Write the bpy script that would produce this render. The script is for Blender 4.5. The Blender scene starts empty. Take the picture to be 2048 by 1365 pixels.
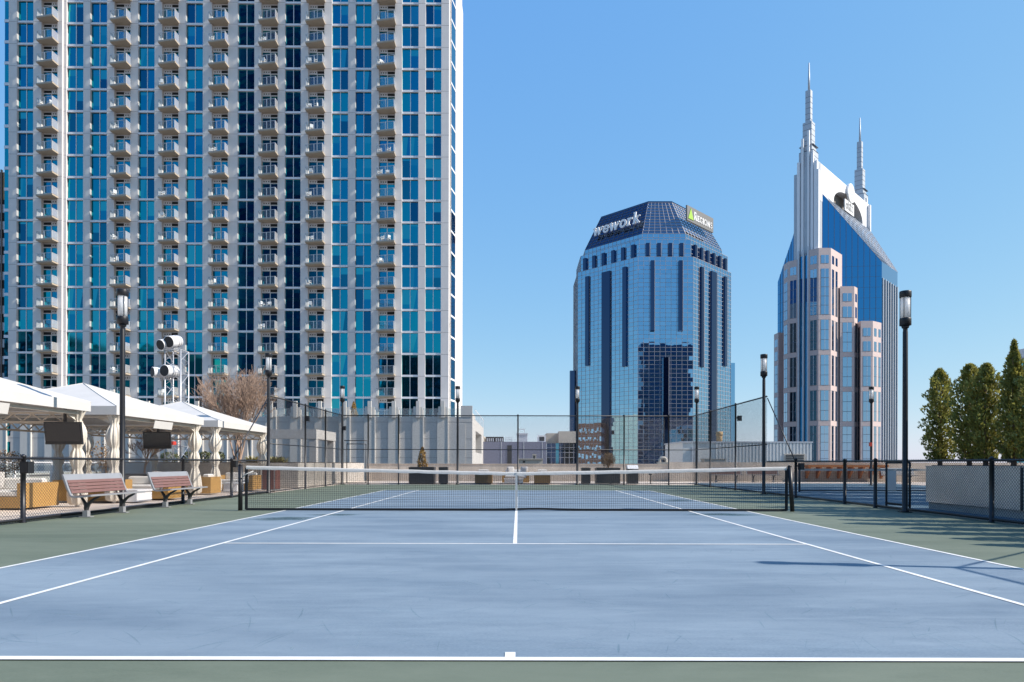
import bpy, math, random
from mathutils import Vector, Matrix
R = math.radians
rnd = random.Random(7)
S = bpy.context.scene
COL = S.collection

# ------------------------------------------------------------------ camera
CX, CY, CZ = 0.0446, -3.78, 1.127          # camera stands behind the near baseline
F = 1326.4                                  # focal length in photo pixels (2048 wide)
cam = bpy.data.cameras.new('camera')
cam.sensor_width = 36; cam.lens = F / 2048 * 36
cam.shift_x = -12.7 / 2048; cam.shift_y = 244.4 / 2048
cam.clip_start = 0.1; cam.clip_end = 9000
co = bpy.data.objects.new('camera', cam); COL.objects.link(co)
co.matrix_world = Matrix.Translation((CX, CY, CZ)) @ Matrix.Rotation(R(90), 4, 'X') @ Matrix.Rotation(0.002, 4, 'Z')
S.camera = co

# ------------------------------------------------------------------ sky, sun, exposure
SUN = Vector((0.769, -0.124, 0.627)).normalized()
w = bpy.data.worlds.new('World'); S.world = w; w.use_nodes = True
nt = w.node_tree
sky = nt.nodes.new('ShaderNodeTexSky'); sky.sky_type = 'NISHITA'; sky.sun_disc = False
sky.sun_elevation = math.asin(SUN.z)
sky.sun_rotation = math.atan2(SUN.x, SUN.y)
sky.altitude = 0; sky.air_density = 1.0; sky.dust_density = 0.25; sky.ozone_density = 6.0
SKYK = 3.33
bg = nt.nodes['Background']; bg.inputs[1].default_value = 0.15
sp = nt.nodes.new('ShaderNodeSeparateColor'); cb = nt.nodes.new('ShaderNodeCombineColor'); nt.links.new(sky.outputs[0], sp.inputs[0])
for i, (g_, k_) in enumerate(((0.75, 0.90), (0.46, 0.86), (0.10, 0.92))):   # film response of the sky colours
    p_ = nt.nodes.new('ShaderNodeMath'); p_.operation = 'POWER'; p_.inputs[1].default_value = g_; nt.links.new(sp.outputs[i], p_.inputs[0])
    m_ = nt.nodes.new('ShaderNodeMath'); m_.operation = 'MULTIPLY'; m_.inputs[1].default_value = k_ * 0.15 ** g_ * SKYK; nt.links.new(p_.outputs[0], m_.inputs[0])
    nt.links.new(m_.outputs[0], cb.inputs[i])
nt.links.new(cb.outputs[0], bg.inputs[0])
sl = bpy.data.lights.new('sun', 'SUN'); sl.energy = 3.3; sl.angle = R(0.5); sl.color = (1, 0.92, 0.82)
so = bpy.data.objects.new('sun', sl); COL.objects.link(so)
so.rotation_euler = SUN.to_track_quat('Z', 'Y').to_euler(); so.location = SUN * 300
S.view_settings.view_transform = 'Standard'; S.view_settings.look = 'None'
S.view_settings.exposure = 1.0; S.view_settings.gamma = 1; S.view_settings.use_curve_mapping = False
S.cycles.max_bounces = 6; S.cycles.transparent_max_bounces = 24
S.cycles.caustics_reflective = False; S.cycles.caustics_refractive = False

# photo pixel -> world, for a stated distance d in metres in front of the camera
def PX(px, d): return CX + (px - 1037.2) / F * d
def PZ(px, py, d): return CZ + (926.9 + 0.002 * (px - 1037) - py) / F * d
def YD(d): return d + CY

# ------------------------------------------------------------------ mesh helpers
class MB:
    def __init__(s): s.v = []; s.f = []; s.m = []; s.sm = []
    def add(s, vs, fs, m=0, smooth=False):
        o = len(s.v); s.v += [tuple(p) for p in vs]
        for q in fs: s.f.append([i + o for i in q]); s.m.append(m); s.sm.append(smooth)
        return s
    def box(s, x0, x1, y0, y1, z0, z1, m=0):
        return s.add([(x0,y0,z0),(x1,y0,z0),(x1,y1,z0),(x0,y1,z0),(x0,y0,z1),(x1,y0,z1),(x1,y1,z1),(x0,y1,z1)],
              [(0,3,2,1),(4,5,6,7),(0,1,5,4),(1,2,6,5),(2,3,7,6),(3,0,4,7)], m)
    def bar(s, a, b, wd, ht, m=0, up=(0,0,1)):
        a, b = Vector(a), Vector(b); d = (b - a).normalized(); u = Vector(up)
        r = d.cross(u)
        if r.length < 1e-4: r = d.cross(Vector((1,0,0)))
        r.normalize(); u = r.cross(d).normalized(); r *= wd / 2; u *= ht / 2
        vs = [a-r-u, a+r-u, a+r+u, a-r+u, b-r-u, b+r-u, b+r+u, b-r+u]
        return s.add(vs, [(0,1,2,3),(7,6,5,4),(0,4,5,1),(1,5,6,2),(2,6,7,3),(3,7,4,0)], m)
    def tube(s, pts, rs, n=8, m=0, cap=True, smooth=True):
        pts = [Vector(p) for p in pts]
        if not hasattr(rs, '__len__'): rs = [rs] * len(pts)
        vs = []; fs = []; pu = None
        for i, p in enumerate(pts):
            d = (pts[min(i+1, len(pts)-1)] - pts[max(i-1, 0)]).normalized()
            if pu is None: pu = d.orthogonal().normalized()
            else:
                pu = pu - d * pu.dot(d)
                pu = pu.normalized() if pu.length > 1e-5 else d.orthogonal().normalized()
            q = d.cross(pu)
            for k in range(n):
                a = 2 * math.pi * k / n
                vs.append(p + (pu * math.cos(a) + q * math.sin(a)) * rs[i])
        for i in range(len(pts) - 1):
            for k in range(n):
                fs.append((i*n+k, i*n+(k+1) % n, (i+1)*n+(k+1) % n, (i+1)*n+k))
        if cap and n > 2: fs += [tuple(reversed(range(n))), tuple((len(pts)-1)*n+k for k in range(n))]
        return s.add(vs, fs, m, smooth)
    def prism(s, poly, z0, z1, m=0, top=None):
        n = len(poly); top = top or poly
        vs = [(x, y, z0) for x, y in poly] + [(x, y, z1) for x, y in top]
        fs = [(i, (i+1) % n, n+(i+1) % n, n+i) for i in range(n)] + [tuple(reversed(range(n))), tuple(range(n, 2*n))]
        return s.add(vs, fs, m)
    def extrude(s, poly3, vec, m=0):
        vec = Vector(vec); n = len(poly3); p = [Vector(q) for q in poly3]
        fs = [(i, (i+1) % n, n+(i+1) % n, n+i) for i in range(n)] + [tuple(reversed(range(n))), tuple(range(n, 2*n))]
        return s.add(p + [q + vec for q in p], fs, m)
    def lathe(s, prof, cx, cy, n=24, m=0, pleat=0, k=0, smooth=True):
        vs = []; fs = []
        for (r, z) in prof:
            for i in range(n):
                a = 2*math.pi*i/n; rr = r * (1 + pleat * math.cos(k*a + z*1.3))
                vs.append((cx + rr*math.cos(a), cy + rr*math.sin(a), z))
        for j in range(len(prof)-1):
            for i in range(n): fs.append((j*n+i, j*n+(i+1) % n, (j+1)*n+(i+1) % n, (j+1)*n+i))
        fs += [tuple(reversed(range(n))), tuple((len(prof)-1)*n+i for i in range(n))]
        return s.add(vs, fs, m, smooth)
    def quad(s, a, b, c, d, m=0): return s.add([a, b, c, d], [(0,1,2,3)], m)

ORG = {}
def mesh(name, mb, mats):
    me = bpy.data.meshes.new(name)
    me.from_pydata(mb.v, [], mb.f)
    for m in (mats if isinstance(mats, (list, tuple)) else [mats]): me.materials.append(m)
    me.polygons.foreach_set('material_index', mb.m)
    me.polygons.foreach_set('use_smooth', mb.sm)
    me.update(); return me
def thing(name, loc, label, cat, group=None, rotz=0):
    o = bpy.data.objects.new(name, None); COL.objects.link(o); o.location = loc; o.rotation_euler.z = rotz
    o.empty_display_size = 0.2
    o['label'] = label; o['category'] = cat
    if group: o['group'] = group
    ORG[o.name] = Vector(loc); return o
def part(name, mb, mats, parent, world=True, label=None, stuff=False):
    """mesh child; world=True: vertices are in world axes/coords and get moved to the thing's own origin"""
    org = ORG[parent.name]
    if world: mb.v = [(x-org.x, y-org.y, z-org.z) for x, y, z in mb.v]
    o = bpy.data.objects.new(name, mesh(name, mb, mats)); COL.objects.link(o); o.parent = parent
    ORG[o.name] = org
    if label: o['label'] = label
    if stuff: o['kind'] = 'stuff'
    return o
def inst(src, parent, loc=None):
    o = src.copy(); COL.objects.link(o); o.parent = parent
    if loc is not None: o.location = loc
    ORG[o.name] = ORG[parent.name]; return o
def solo(name, mb, mats, label, cat, loc, group=None, stuff=False):
    L = Vector(loc); mb.v = [(x-L.x, y-L.y, z-L.z) for x, y, z in mb.v]
    o = bpy.data.objects.new(name, mesh(name, mb, mats)); COL.objects.link(o); o.location = loc
    o['label'] = label; o['category'] = cat
    if group: o['group'] = group
    if stuff: o['kind'] = 'stuff'
    return o
def struct(name, mb, mats):
    o = bpy.data.objects.new(name, mesh(name, mb, mats)); COL.objects.link(o); o['kind'] = 'structure'; return o
def dup(o, loc, rotz=None, label=None, parent=None, group=None, scale=None):
    c = o.copy(); COL.objects.link(c)
    if parent is None:
        c.location = loc
        if rotz is not None: c.rotation_euler.z = rotz
        if label: c['label'] = label
        if group: c['group'] = group
        if scale: c.scale = scale
    else: c.parent = parent
    for ch in o.children: dup(ch, None, parent=c)
    return c

# ------------------------------------------------------------------ materials
def mat(name, col, rough=0.6, metal=0.0, var=0.0, scale=3.0, bump=0.0, bscale=40.0, stretch=None, col2=None, spec=0.5, island=0.0, objrand=0.0, coat=0.0):
    m = bpy.data.materials.new(name); m.use_nodes = True; t = m.node_tree; N = t.nodes; Lk = t.links
    b = N['Principled BSDF']; b.inputs['Roughness'].default_value = rough; b.inputs['Metallic'].default_value = metal
    b.inputs['Specular IOR Level'].default_value = spec; b.inputs['Coat Weight'].default_value = coat
    c = (*col, 1)
    b.inputs['Base Color'].default_value = c
    tc = N.new('ShaderNodeTexCoord'); mp = N.new('ShaderNodeMapping'); Lk.new(tc.outputs['Object'], mp.inputs[0])
    if stretch: mp.inputs['Scale'].default_value = stretch
    out = None
    if var or col2:
        n = N.new('ShaderNodeTexNoise'); n.inputs['Scale'].default_value = scale; n.inputs['Detail'].default_value = 8; n.inputs['Roughness'].default_value = 0.65
        Lk.new(mp.outputs[0], n.inputs['Vector'])
        r = N.new('ShaderNodeMapRange'); r.inputs[1].default_value = 0.3; r.inputs[2].default_value = 0.7
        Lk.new(n.outputs[0], r.inputs[0])
        mx = N.new('ShaderNodeMix'); mx.data_type = 'RGBA'
        a = col if col2 else tuple(x*(1-var) for x in col); d = col2 if col2 else tuple(min(1, x*(1+var)) for x in col)
        mx.inputs[6].default_value = (*a, 1); mx.inputs[7].default_value = (*d, 1)
        Lk.new(r.outputs[0], mx.inputs[0]); out = mx.outputs[2]
    if island or objrand:
        if island:
            g = N.new('ShaderNodeNewGeometry'); src = g.outputs['Random Per Island']; amt = island
            if objrand:
                oi = N.new('ShaderNodeObjectInfo'); ad = N.new('ShaderNodeMath'); ad.operation = 'ADD'
                Lk.new(src, ad.inputs[0]); Lk.new(oi.outputs['Random'], ad.inputs[1])
                fr = N.new('ShaderNodeMath'); fr.operation = 'FRACT'; Lk.new(ad.outputs[0], fr.inputs[0]); src = fr.outputs[0]
        else:
            oi = N.new('ShaderNodeObjectInfo'); src = oi.outputs['Random']; amt = objrand
        r2 = N.new('ShaderNodeMapRange'); r2.inputs[3].default_value = 1-amt; r2.inputs[4].default_value = 1+amt; Lk.new(src, r2.inputs[0])
        hs = N.new('ShaderNodeHueSaturation'); hs.inputs['Color'].default_value = c
        if out: Lk.new(out, hs.inputs['Color'])
        Lk.new(r2.outputs[0], hs.inputs['Value']); out = hs.outputs[0]
    if out: Lk.new(out, b.inputs['Base Color'])
    if bump:
        n2 = N.new('ShaderNodeTexNoise'); n2.inputs['Scale'].default_value = bscale; n2.inputs['Detail'].default_value = 5
        Lk.new(mp.outputs[0], n2.inputs['Vector'])
        bp = N.new('ShaderNodeBump'); bp.inputs['Strength'].default_value = bump; bp.inputs['Distance'].default_value = 0.02
        Lk.new(n2.outputs[0], bp.inputs['Height']); Lk.new(bp.outputs[0], b.inputs['Normal'])
    return m

def glass_mat(name, ca, cb, rough=0.03, metal=1.0, wave=0.0, wscale=0.6, cell=0.0):
    """coated facade glass: tinted mirror, tint varying pane by pane, panes slightly out of true"""
    m = bpy.data.materials.new(name); m.use_nodes = True; t = m.node_tree; N = t.nodes; Lk = t.links
    b = N['Principled BSDF']; b.inputs['Roughness'].default_value = rough; b.inputs['Metallic'].default_value = metal
    g = N.new('ShaderNodeNewGeometry'); oi = N.new('ShaderNodeObjectInfo'); ad = N.new('ShaderNodeMath'); ad.operation = 'ADD'
    mu = N.new('ShaderNodeMath'); mu.operation = 'MULTIPLY'; mu.inputs[1].default_value = 7.31
    Lk.new(oi.outputs['Random'], mu.inputs[0])
    Lk.new(g.outputs['Random Per Island'], ad.inputs[0]); Lk.new(mu.outputs[0], ad.inputs[1])
    fr = N.new('ShaderNodeMath'); fr.operation = 'FRACT'; Lk.new(ad.outputs[0], fr.inputs[0])
    mx = N.new('ShaderNodeMix'); mx.data_type = 'RGBA'; mx.inputs[6].default_value = (*ca, 1); mx.inputs[7].default_value = (*cb, 1)
    Lk.new(fr.outputs[0], mx.inputs[0]); Lk.new(mx.outputs[2], b.inputs['Base Color'])
    if wave:
        tc = N.new('ShaderNodeTexCoord'); n = N.new('ShaderNodeTexNoise'); n.inputs['Scale'].default_value = wscale; n.inputs['Detail'].default_value = 1.5
        Lk.new(tc.outputs['Object'], n.inputs['Vector'])
        bp = N.new('ShaderNodeBump'); bp.inputs['Strength'].default_value = 1; bp.inputs['Distance'].default_value = wave
        Lk.new(n.outputs[0], bp.inputs['Height']); Lk.new(bp.outputs[0], b.inputs['Normal'])
    return m

def veil_mat(name, col, alpha):
    m = bpy.data.materials.new(name); m.use_nodes = True; t = m.node_tree; N = t.nodes; Lk = t.links
    b = N['Principled BSDF']; b.inputs['Base Color'].default_value = (*col, 1); b.inputs['Roughness'].default_value = 0.15
    tr = N.new('ShaderNodeBsdfTransparent'); tr.inputs[0].default_value = (0.92, 0.97, 0.97, 1)
    mx = N.new('ShaderNodeMixShader'); mx.inputs[0].default_value = alpha
    Lk.new(tr.outputs[0], mx.inputs[1]); Lk.new(b.outputs[0], mx.inputs[2]); Lk.new(mx.outputs[0], N['Material Output'].inputs[0])
    return m

def court_mat(name, base, dark, light):
    m = bpy.data.materials.new(name); m.use_nodes = True; t = m.node_tree; N = t.nodes; Lk = t.links
    b = N['Principled BSDF']; b.inputs['Roughness'].default_value = 0.72; b.inputs['Specular IOR Level'].default_value = 0.35
    tc = N.new('ShaderNodeTexCoord')
    def noise(sc, det, st):
        mp = N.new('ShaderNodeMapping'); mp.inputs['Scale'].default_value = st; Lk.new(tc.outputs['Object'], mp.inputs[0])
        n = N.new('ShaderNodeTexNoise'); n.inputs['Scale'].default_value = sc; n.inputs['Detail'].default_value = det; n.inputs['Roughness'].default_value = 0.6
        Lk.new(mp.outputs[0], n.inputs['Vector'])
        r = N.new('ShaderNodeMapRange'); r.inputs[1].default_value = 0.40; r.inputs[2].default_value = 0.60; Lk.new(n.outputs[0], r.inputs[0]); return r.outputs[0]
    def mixc(fac, a, bb, k):
        mx = N.new('ShaderNodeMix'); mx.data_type = 'RGBA'
        ml = N.new('ShaderNodeMath'); ml.operation = 'MULTIPLY'; ml.inputs[1].default_value = k; Lk.new(fac, ml.inputs[0]); Lk.new(ml.outputs[0], mx.inputs[0])
        if isinstance(a, tuple): mx.inputs[6].default_value = (*a, 1)
        else: Lk.new(a, mx.inputs[6])
        mx.inputs[7].default_value = (*bb, 1); return mx.outputs[2]
    c = mixc(noise(0.35, 6, (0.5, 1.3, 1)), base, dark, 0.9)
    c = mixc(noise(0.5, 7, (0.35, 2.2, 1)), c, light, 0.8)
    c = mixc(noise(1.3, 7, (0.35, 3.4, 1)), c, dark, 0.5)
    c = mixc(noise(0.22, 5, (0.8, 1.0, 1)), c, light, 0.45)
    c = mixc(noise(7, 6, (0.5, 1.6, 1)), c, dark, 0.35)
    c = mixc(noise(55, 4, (0.8, 1.3, 1)), c, light, 0.35)
    c = mixc(noise(0.42, 6, (0.55, 1.25, 1)), c, dark, 0.55)
    c = mixc(noise(0.8, 6, (0.45, 1.6, 1)), c, light, 0.45)
    Lk.new(c, b.inputs['Base Color'])
    n2 = N.new('ShaderNodeTexNoise'); n2.inputs['Scale'].default_value = 160; Lk.new(tc.outputs['Object'], n2.inputs['Vector'])
    bp = N.new('ShaderNodeBump'); bp.inputs['Strength'].default_value = 0.25; bp.inputs['Distance'].default_value = 0.004
    Lk.new(n2.outputs[0], bp.inputs['Height']); Lk.new(bp.outputs[0], b.inputs['Normal'])
    return m

def wicker_mat(name, col, col2):
    m = bpy.data.materials.new(name); m.use_nodes = True; t = m.node_tree; N = t.nodes; Lk = t.links
    b = N['Principled BSDF']; b.inputs['Roughness'].default_value = 0.6
    tc = N.new('ShaderNodeTexCoord'); br = N.new('ShaderNodeTexBrick'); br.inputs['Scale'].default_value = 28
    br.inputs['Color1'].default_value = (*col, 1); br.inputs['Color2'].default_value = (*col2, 1); br.inputs['Mortar'].default_value = (*[x*.4 for x in col2], 1)
    br.inputs['Mortar Size'].default_value = 0.012
    mp = N.new('ShaderNodeMapping'); mp.inputs['Rotation'].default_value = (R(52), R(17), R(31)); Lk.new(tc.outputs['Object'], mp.inputs[0]); Lk.new(mp.outputs[0], br.inputs[0])
    Lk.new(br.outputs[0], b.inputs['Base Color']); return m

def leaf_mat(name, c1, c2, sc):
    m = mat(name, c1, 0.65, col2=c2, scale=sc, island=0.4); t = m.node_tree; N = t.nodes; Lk = t.links; b = N['Principled BSDF']
    tr = N.new('ShaderNodeBsdfTranslucent'); mx = N.new('ShaderNodeMixShader'); mx.inputs[0].default_value = 0.38
    Lk.new(b.inputs['Base Color'].links[0].from_socket, tr.inputs[0]); Lk.new(b.outputs[0], mx.inputs[1]); Lk.new(tr.outputs[0], mx.inputs[2]); Lk.new(mx.outputs[0], N['Material Output'].inputs[0]); return m
def opal_mat(name):
    m = mat(name, (0.85, 0.85, 0.86), 0.3); N = m.node_tree.nodes; Lk = m.node_tree.links
    tr = N.new('ShaderNodeBsdfTranslucent'); tr.inputs[0].default_value = (0.98, 0.98, 0.98, 1); mx = N.new('ShaderNodeMixShader'); mx.inputs[0].default_value = 0.5
    Lk.new(N['Principled BSDF'].outputs[0], mx.inputs[1]); Lk.new(tr.outputs[0], mx.inputs[2]); Lk.new(mx.outputs[0], N['Material Output'].inputs[0]); return m
M = {}
M['blue'] = court_mat('court_blue', (0.165, 0.232, 0.300), (0.105, 0.155, 0.215), (0.255, 0.322, 0.385))
M['green'] = court_mat('court_green', (0.130, 0.160, 0.115), (0.092, 0.118, 0.086), (0.180, 0.208, 0.158))
M['blue2'] = court_mat('court_blue_dark', (0.08, 0.145, 0.20), (0.06, 0.115, 0.165), (0.11, 0.18, 0.24))  # second court blue, the shadow lying on it darkened into the colour
M['line'] = mat('line_paint', (0.74, 0.74, 0.73), 0.7, var=0.13, scale=5)
M['scuff'] = veil_mat('scuff', (0.07, 0.10, 0.15), 0.10)
M['scuffl'] = veil_mat('chalk_scuff', (0.6, 0.66, 0.75), 0.13)
M['stain'] = veil_mat('court_stain', (0.16, 0.15, 0.17), 0.13)
M['deck'] = mat('deck_pavers', (0.64, 0.54, 0.46), 0.8, var=0.18, scale=2, bump=0.2)
M['black'] = mat('black_powder_coat', (0.012, 0.012, 0.016), 0.42, var=0.2)
M['wire'] = mat('black_vinyl_wire', (0.014, 0.014, 0.018), 0.5)
M['netcord'] = mat('net_cord', (0.012, 0.013, 0.016), 0.8)
M['canvas'] = mat('white_canvas', (0.56, 0.55, 0.53), 0.85, var=0.08, scale=14, bump=0.3, bscale=30)
M['fabric'] = mat('canopy_fabric', (0.56, 0.545, 0.53), 0.8, var=0.05, scale=1.5)
M['curtain'] = mat('curtain_cloth', (0.66, 0.61, 0.54), 0.9, var=0.08, scale=5, bump=0.2)
M['alu'] = mat('grey_aluminium', (0.34, 0.345, 0.365), 0.45, metal=0.3, var=0.06)
M['iron'] = mat('cast_iron', (0.045, 0.045, 0.05), 0.5, var=0.2)
M['slat'] = mat('red_brown_slat', (0.185, 0.097, 0.086), 0.55, var=0.2, scale=5, stretch=(1, 1, 12))
M['lens'] = opal_mat('opal_lens')
M['conc'] = mat('tower_concrete', (0.70, 0.665, 0.65), 0.85, var=0.05, scale=0.5)
M['concbal'] = mat('balcony_concrete', (0.44, 0.37, 0.29), 0.85, var=0.06)
M['joint'] = mat('facade_joint', (0.28, 0.26, 0.25), 0.9)
M['white'] = mat('white_metal', (0.78, 0.78, 0.80), 0.45)
M['frame'] = mat('window_frame', (0.78, 0.79, 0.83), 0.45)
M['dark'] = mat('dark_recess', (0.02, 0.022, 0.025), 0.7)
M['tglass'] = glass_mat('tower_glass', (0.010, 0.30, 0.36), (0.008, 0.19, 0.33), wave=0.012, wscale=0.5)
M['rail'] = veil_mat('railing_glass', (0.50, 0.55, 0.62), 0.16)
M['railside'] = veil_mat('sunlit_railing_glass', (0.85, 0.85, 0.86), 0.34)  # whiter copy of the frosted railing glass, sunlight put into its tint
M['pod'] = mat('podium_concrete', (0.55, 0.53, 0.51), 0.85, var=0.06, scale=0.6)
M['podlight'] = mat('podium_pale_concrete', (0.62, 0.59, 0.55), 0.85, var=0.05)
M['wall'] = mat('weathered_concrete', (0.56, 0.49, 0.42), 0.9, var=0.22, scale=1.4, stretch=(1, 1, 0.35), bump=0.3, bscale=14)
M['wall2'] = mat('pale_concrete', (0.50, 0.46, 0.42), 0.9, var=0.12, scale=2, bump=0.2)
M['mglass'] = glass_mat('mirror_glass', (0.20, 0.39, 0.56), (0.24, 0.43, 0.60), rough=0.015, wave=0.006, wscale=0.35)
M['mdark'] = glass_mat('dark_bay_glass', (0.035, 0.06, 0.12), (0.05, 0.08, 0.15), rough=0.05)
M['cdark'] = glass_mat('crown_dark_glass', (0.035, 0.075, 0.15), (0.04, 0.08, 0.16), rough=0.05)
M['cmid'] = glass_mat('crown_glass', (0.16, 0.22, 0.30), (0.18, 0.24, 0.32), rough=0.08)
M['mull'] = mat('mullion_metal', (0.42, 0.40, 0.42), 0.5, metal=0.2)
M['mulld'] = mat('mullion_dark', (0.10, 0.12, 0.16), 0.5)
M['granite'] = mat('pink_granite', (0.60, 0.475, 0.445), 0.7, var=0.06, scale=0.8)
M['gwhite'] = mat('crown_white_panel', (0.80, 0.79, 0.80), 0.6, var=0.02)
M['spire'] = mat('spire_panel', (0.46, 0.49, 0.53), 0.5, metal=0.2, var=0.05, scale=0.3)
M['bglass'] = glass_mat('deep_blue_glass', (0.040, 0.205, 0.40), (0.055, 0.235, 0.45), rough=0.03, wave=0.004)
M['sglass'] = glass_mat('sloped_glass', (0.34, 0.42, 0.52), (0.40, 0.47, 0.57), rough=0.25)
M['wglass'] = glass_mat('granite_window_glass', (0.22, 0.36, 0.50), (0.28, 0.42, 0.56), rough=0.03, wave=0.006)
M['wdark'] = glass_mat('shaded_window_glass', (0.06, 0.10, 0.14), (0.09, 0.14, 0.18), rough=0.04, wave=0.01)  # window glass copy with shade and dark reflections put into its tint
M['cglass'] = glass_mat('side_glass', (0.24, 0.37, 0.52), (0.28, 0.41, 0.56), rough=0.03)
M['fin'] = mat('grey_fin', (0.56, 0.58, 0.62), 0.5, metal=0.2)
M['wicker'] = wicker_mat('golden_wicker', (0.52, 0.30, 0.09), (0.40, 0.22, 0.06))
M['wickerd'] = wicker_mat('shaded_wicker', (0.30, 0.17, 0.05), (0.22, 0.12, 0.04))  # darker copy of the golden wicker, shade on the backs put into colour
M['cush'] = mat('white_cushion', (0.74, 0.72, 0.70), 0.9, var=0.05, scale=6, bump=0.15)
M['pillow'] = mat('grey_pillow', (0.45, 0.43, 0.42), 0.9, var=0.1, scale=20)
M['plantd'] = mat('dark_planter', (0.035, 0.036, 0.042), 0.5, var=0.2, scale=6)
M['zinc'] = mat('zinc_planter', (0.80, 0.79, 0.77), 0.36, metal=0.7, var=0.10, scale=1.2)
M['soil'] = mat('soil', (0.05, 0.035, 0.025), 0.95, var=0.3)
M['bark'] = mat('bark', (0.20, 0.145, 0.11), 0.9, var=0.3, scale=8, stretch=(1, 1, 0.2))
M['barkpale'] = mat('pale_bark', (0.36, 0.25, 0.19), 0.85, var=0.25, scale=6, stretch=(1, 1, 0.2))
M['conifer'] = leaf_mat('conifer_leaf', (0.18, 0.21, 0.05), (0.42, 0.35, 0.085), 1.3)
M['cypress'] = mat('golden_leaf', (0.30, 0.17, 0.03), 0.7, island=0.5)
M['bushb'] = mat('brown_twig', (0.22, 0.13, 0.06), 0.8, island=0.5)
M['hedge'] = mat('hedge_leaf', (0.09, 0.10, 0.035), 0.7, island=0.5)
M['yucca'] = mat('yellow_blade', (0.34, 0.30, 0.10), 0.6, island=0.45)
M['truss'] = mat('truss_alu', (0.62, 0.62, 0.64), 0.4, metal=0.5)
M['red'] = mat('red_plastic', (0.6, 0.06, 0.04), 0.4)
M['purple'] = mat('lavender_cladding', (0.19, 0.20, 0.28), 0.7, var=0.04)
M['beige'] = mat('beige_render', (0.55, 0.49, 0.42), 0.85, var=0.08, scale=1)
M['metalw'] = mat('corrugated_metal', (0.78, 0.77, 0.75), 0.45, metal=0.3, var=0.06)
M['brick'] = mat('red_brick', (0.25, 0.085, 0.05), 0.9, var=0.2, scale=2)
M['cream'] = mat('cream_render', (0.62, 0.56, 0.45), 0.9, var=0.05)
M['brickt'] = mat('tan_brick', (0.50, 0.34, 0.18), 0.9, var=0.15, scale=3)
M['orange'] = mat('orange_wood', (0.36, 0.13, 0.035), 0.55, var=0.15, scale=4, stretch=(0.2, 1, 1))
M['maroon'] = mat('maroon_panel', (0.20, 0.075, 0.06), 0.5, var=0.1)
M['screen'] = mat('tv_screen', (0.012, 0.012, 0.014), 0.12)
M['plast'] = mat('black_plastic', (0.015, 0.015, 0.017), 0.35)
M['city'] = mat('city_ground', (0.16, 0.16, 0.16), 0.95, var=0.3, scale=0.05)
M['lime'] = mat('lime_green_sign', (0.33, 0.55, 0.05), 0.5)
M['signw'] = mat('sign_white', (0.82, 0.82, 0.82), 0.5)
M['signg'] = mat('sign_grey', (0.33, 0.32, 0.31), 0.5)
M['signp'] = mat('sign_panel_grey', (0.17, 0.165, 0.16), 0.5)
M['signl'] = mat('sign_pale_blue', (0.50, 0.72, 0.82), 0.5)
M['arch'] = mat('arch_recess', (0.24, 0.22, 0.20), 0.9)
M['teal'] = glass_mat('teal_glass', (0.10, 0.36, 0.42), (0.08, 0.26, 0.36), rough=0.05)
M['kerb'] = mat('kerb_concrete', (0.46, 0.44, 0.41), 0.9, var=0.15, scale=4)

# ------------------------------------------------------------------ ground
W2, S2 = 5.485, 4.115
b = MB().quad((-4000,-2500,-29),(4000,-2500,-29),(4000,6000,-29),(-4000,6000,-29)); struct('ground', b, M['city'])
b = MB().box(-46, 40, -14, 39.2, -29, -0.012); struct('roof_deck', b, M['deck'])
b = MB().quad((-9.25,-9,-0.004),(9.4,-9,-0.004),(9.4,31.25,-0.004),(-9.25,31.25,-0.004)); struct('court_surround', b, M['green'])
b = MB().quad((-W2,0,0),(W2,0,0),(W2,23.77,0),(-W2,23.77,0)); struct('tennis_court', b, M['blue'])
LT = 0.058
b = MB()
def line(x0, x1, y0, y1, z=0.004): b.quad((x0,y0,z),(x1,y0,z),(x1,y1,z),(x0,y1,z))
line(-W2-.01, W2+.01, 0, 0.065); line(-W2-.01, W2+.01, 23.77-.05, 23.77)
for s in (-1, 1):
    for xx in (W2, S2):
        x1 = s*xx; line(min(x1, x1-s*LT), max(x1, x1-s*LT), 0.065, 23.72)
for yy in (5.485, 18.285): line(-S2+LT, S2-LT, yy-LT/2, yy+LT/2)
line(-LT/2, LT/2, 5.485+LT/2, 18.285-LT/2)
line(-0.032, 0.03, 0.065, 0.165)
struct('court_lines', b, M['line'])
# worn marks left by shoes and balls
def scuffs(n, col, wmax, seed):
    r = random.Random(seed); q = MB()
    for _ in range(n):
        x, y = r.uniform(-5.2, 5.2), 0.15 + r.random()**1.6 * 11; a = r.uniform(0, math.pi); L = r.uniform(.05, .5); k = r.gauss(0, .7); wd = r.uniform(.002, wmax)*r.random()
        P = []; px_, py_ = x, y
        for i in range(7):
            P.append((px_, py_, a)); px_ += math.cos(a)*L/6; py_ += math.sin(a)*L/6; a += k*L/6
        vs = []; fs = []
        for i, (u, v, aa) in enumerate(P):
            h = wd * math.sin(math.pi*(i+.4)/6.8)
            vs += [(u-math.sin(aa)*h, v+math.cos(aa)*h, .0022), (u+math.sin(aa)*h, v-math.cos(aa)*h, .0022)]
        for i in range(6): fs.append((2*i, 2*i+1, 2*i+3, 2*i+2))
        q.add(vs, fs)
    return q
struct('court_scuffs', scuffs(1300, 0, .008, 3), M['scuff'])
struct('court_chalk_scuffs', scuffs(160, 0, .02, 5), M['scuffl'])
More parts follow.
